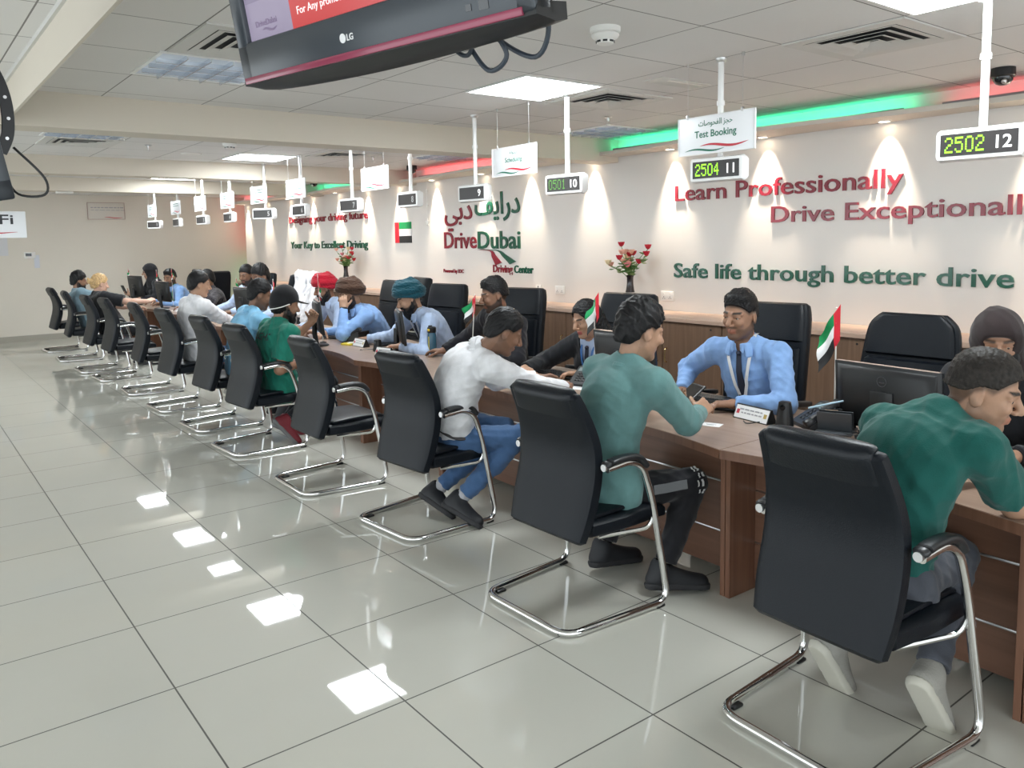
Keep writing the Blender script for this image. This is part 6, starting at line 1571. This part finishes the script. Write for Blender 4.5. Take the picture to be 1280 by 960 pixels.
sheet(3.115, 2.46, 20, .07, .10, 'small white card beside the elbow of the teal sweater man', 'card'); sheet(3.36, 3.62, 30, .20, .28, 'white sheet of paper before the woman in the blazer'); sheet(3.22, 3.80, -20, .15, .21, 'white paper under the hands of the white-shirted man'); sheet(3.55, 7.9, 10, .21, .29, 'white papers before the red turban'); sheet(3.25, 11.9, 5, .20, .28, 'white paper by the far monitor'); sheet(3.12, 1.02, 10, .21, .3, 'white paper under the arm of the man in dark green')
def keyboard(x, y, yaw, label):
    t = thing('keyboard', label, 'keyboard', (x, y, DZ), R(yaw), 'black keyboards'); g = G(); g.box((0, 0, .009), (.14, .43, .018), Matrix.Rotation(R(-3), 3, 'Y'), .005); g.obj('base', MATS['black_plastic'], t)
    g = G()
    for i in range(5):
        for j in range(15): g.box((-.05 + i * .024, -.196 + j * .028, .021 + .0014 * (2 - i) * -1), (.019, .023, .006))
    tag(g.obj('keys', MATS['dark_plastic'], t, False), kind='stuff')
keyboard(3.58, 2.86, 186, 'black keyboard under the hand of the clerk with the lanyard'); keyboard(3.50, 6.42, 165, 'black keyboard under the hand of the teal turban'); keyboard(3.52, 3.98, 180, 'black keyboard beside the woman in the blazer'); keyboard(3.38, 7.25, 185, 'black keyboard between the brown and red turbans'); keyboard(3.5, 13.2, 180, 'black keyboard of the far clerk with the green lanyard'); keyboard(3.60, 1.42, 180, 'black keyboard behind the nearest monitor')
# tablet in the hands of the man in teal
t = thing('tablet', 'black tablet held by the man in the teal sweater', 'tablet', (3.135, 2.635, .775), R(-20)); g = G(); Mx = Matrix.Rotation(R(-38), 3, 'Y'); g.box((0, 0, 0), (.20, .125, .010), Mx, .004); g.obj('case', MATS['black_plastic'], t); g = G(); g.box(Mx @ Vector((0, 0, .0055)), (.18, .110, .001), Mx); g.obj('screen', MATS['gloss_black'], t, False)
t = thing('calculator', 'black card reader on the counter before the clerk with the lanyard', 'card reader', (3.44, 2.66, DZ), R(25)); g = G(); g.box((0, 0, .010), (.09, .17, .02), None, .006); g.obj('body', MATS['black_plastic'], t)
for i in range(3):
    for j in range(4): g = G(); g.box((-.022 + i * .022, -.05 + j * .024, .022), (.014, .014, .005), None, .001); g.obj('key', mat('key_grey', (.16, .16, .17), .5), t)
t.name = 'card_reader'
# camera pillar with cable beside the nearest monitor
def pillar(x, y, label, h_=.11):
    t = thing('desk_webcam', label, 'webcam', (x, y, DZ), R(10), 'desk webcams'); g = G(); g.loft([[Vector((a * k, b * k, z)) for a, b in superellipse(.030, .036, 16, 3.5)] for z, k in ((0, 1.1), (.01, 1.12), (h_ * .8, .82), (h_ * .97, .74), (h_, .55))]); g.obj('body', MATS['black_plastic'], t)
    g = G(); g.lathe([(0, -.002), (.013, -.002), (.013, .004), (0, .004)], (-.028, 0, h_ * .78), 14, 'x'); g.obj('lens', MATS['gloss_black'], t)
    g = G(); g.tube(spline([(.03, .0, .02), (.06, .05, .012), (.0, .12, .008), (-.06, .16, .006), (-.02, .2, .005)], 6), .003, 6); g.obj('cable', MATS['black_plastic'], t)
pillar(3.335, 2.20, 'black desk webcam between the name plate and the telephone', .125); pillar(3.22, 6.02, 'black desk webcam before the teal turban', .10)
# letter tray with pens and boxes by the phone
t = thing('desk_organiser', 'grey slanted desk organiser with cards behind the webcam', 'organiser', (3.43, 1.99, DZ), R(20))
for k in range(3): g = G(); g.box((-.05 + k * .05, 0, .055), (.004, .15, .10), Matrix.Rotation(R(-22), 3, 'Y'), .001); g.obj('divider', mat('plastic_grey', (.055, .062, .07), .4), t, False)
g = G(); g.box((0, 0, .006), (.17, .16, .012), None, .003); g.obj('tray', MATS['plastic_grey'], t); g = G(); g.box((.0, .02, .06), (.006, .06, .09), Matrix.Rotation(R(-22), 3, 'Y')); g.obj('card', mat('kraft', (.42, .27, .16), .7), t, False)
t = thing('pen', 'pale blue pen lying across the desk organiser', 'pen', (3.40, 2.03, .80), 0); g = G(); g.tube([(-.06, .05, -.02), (.05, -.06, .015)], .0045, 8); g.obj('barrel', mat('pen_blue', (.35, .50, .60), .4), t)
t = thing('stamp', 'brass and black rubber stamp beside the nearest name plate', 'stamp', (3.35, 2.235, DZ), 0); g = G(); g.box((0, 0, .010), (.045, .03, .02), None, .004); g.obj('block', MATS['black_plastic'], t); g = G(); g.lathe([(.006, .02), (.008, .035), (.014, .045), (.012, .06), (0, .065)], n=12); g.obj('handle', MATS['brass'], t)
g = G()
for a in range(5): g.tube(spline([(3.40 + .03 * a, 1.95 - .03 * a, DZ + .004), (3.36 + .02 * a, 1.85, DZ + .018 + .008 * a), (3.42, 1.74 - .03 * a, DZ + .005), (3.37 + .03 * a, 1.60, DZ + .006), (3.46, 1.50 + .02 * a, DZ + .006)], 6), .003, 6)
tag(g.obj('cable_tangle', MATS['black_plastic']), 'tangle of black cables on the counter under the nearest monitor', 'cable')
t = thing('mouse', 'silver and black computer mouse under the nearest monitor', 'mouse', (3.39, 1.78, DZ), R(60)); g = G(); g.ball((0, 0, .006), (.052, .030, .022), 16, 10); g.obj('shell', mat('mouse_silver', (.45, .46, .48), .3, .4), t); g = G(); g.ball((.022, 0, .016), (.022, .012, .013), 12, 8); g.obj('wheel_strip', MATS['black_plastic'], t)
# bottle
t = thing('water_bottle', 'blue sports bottle with a black lid beside the teal turban', 'bottle', (3.47, 5.56, DZ)); g = G(); g.lathe([(0, 0), (.034, 0), (.036, .01), (.036, .15), (.033, .17), (.030, .18), (0, .18)], n=24); g.obj('body', mat('bottle_blue', (.035, .105, .16), .25, coat=.4), t)
g = G(); g.lathe([(.034, .175), (.036, .178), (.036, .215), (.030, .222), (0, .222)], n=24); g.box((.0, .022, .226), (.03, .022, .012), None, .004); l_ = g.obj('lid', MATS['black_plastic'], t); g = G(); g.box((-.034, -.006, .198), (.012, .026, .020), None, .004); g.obj('button', mat('bottle_yellow', (.75, .50, .03), .4), l_)
g = G(); g.box((-.0362, -.008, .09), (.002, .012, .11), None, .0008); g.obj('scale_print', mat('print_yellow', (.6, .5, .08), .5), t)
t = thing('sticky_notes', 'yellow sticky note pad beside the edge-on monitor foot', 'note pad', (3.24, 6.60, DZ), R(15)); g = G(); g.box((0, 0, .008), (.09, .12, .016), None, .002); g.obj('pad', mat('note_yellow', (.75, .60, .06), .7), t); g = G(); g.box((.01, -.03, .020), (.05, .07, .008), Matrix.Rotation(.5, 3, 'Z'), .002); g.obj('packet', mat('note_white', (.7, .7, .66), .6), t)
t = thing('tissue_box', 'pale blue tissue box with a white tissue, by the far monitor', 'tissue box', (3.60, 10.20, DZ), R(10)); g = G(); g.box((0, 0, .045), (.13, .26, .09), None, .004); g.obj('box', mat('tissue_blue', (.35, .52, .66), .6), t)
g = G(); g.loft([[Vector((r_ * math.cos(a) * (1 + .3 * math.sin(3 * a)), r_ * 1.5 * math.sin(a), z)) for a in np.linspace(0, 2 * PI, 17)[:-1]] for z, r_ in ((.088, .02), (.11, .035), (.14, .03), (.165, .008))]); g.obj('tissue', MATS['paper'], t)
t = thing('mobile_phone', 'black mobile phone held up by the person in the black headscarf', 'phone', (3.06, 14.36, .89), R(20)); g = G(); g.box((0, 0, 0), (.012, .075, .15), Matrix.Rotation(R(-25), 3, 'Y'), .005); g.obj('case', MATS['black_plastic'], t); g = G(); g.box(Vector((.0065, 0, .003)), (.001, .066, .135), Matrix.Rotation(R(-25), 3, 'Y')); g.obj('screen', MATS['gloss_black'], t)
# white cloth over a chair
K = Field((3.15, 8.23, .5), (4.05, 9.13, 1.4), .008); rc = np.random.RandomState(4)
for k in range(9):
    y = 8.40 + .068 * k; xx = 3.79 + rc.uniform(-.03, .03); top_ = 1.21 + .012 * (k % 3)
    K.cone((xx, y, top_), (xx - .10 - rc.uniform(0, .06), y + rc.uniform(-.04, .06), .72 + rc.uniform(-.08, .08)), .045, .038, .02, flat=((1, 0, 0), .8))
K.cone((3.79, 8.40, 1.20), (3.79, 8.94, 1.22), .06, .055, .03); K.wrinkle(.010, .075, 3, V3(1, 1, .3))
t = thing('white_cloth', 'white cloth coat draped over a chair beside the red turban', 'coat', (3.79, 8.68, .6)); mesh_from('cloth', *K.mesh(), [WHITE], t)
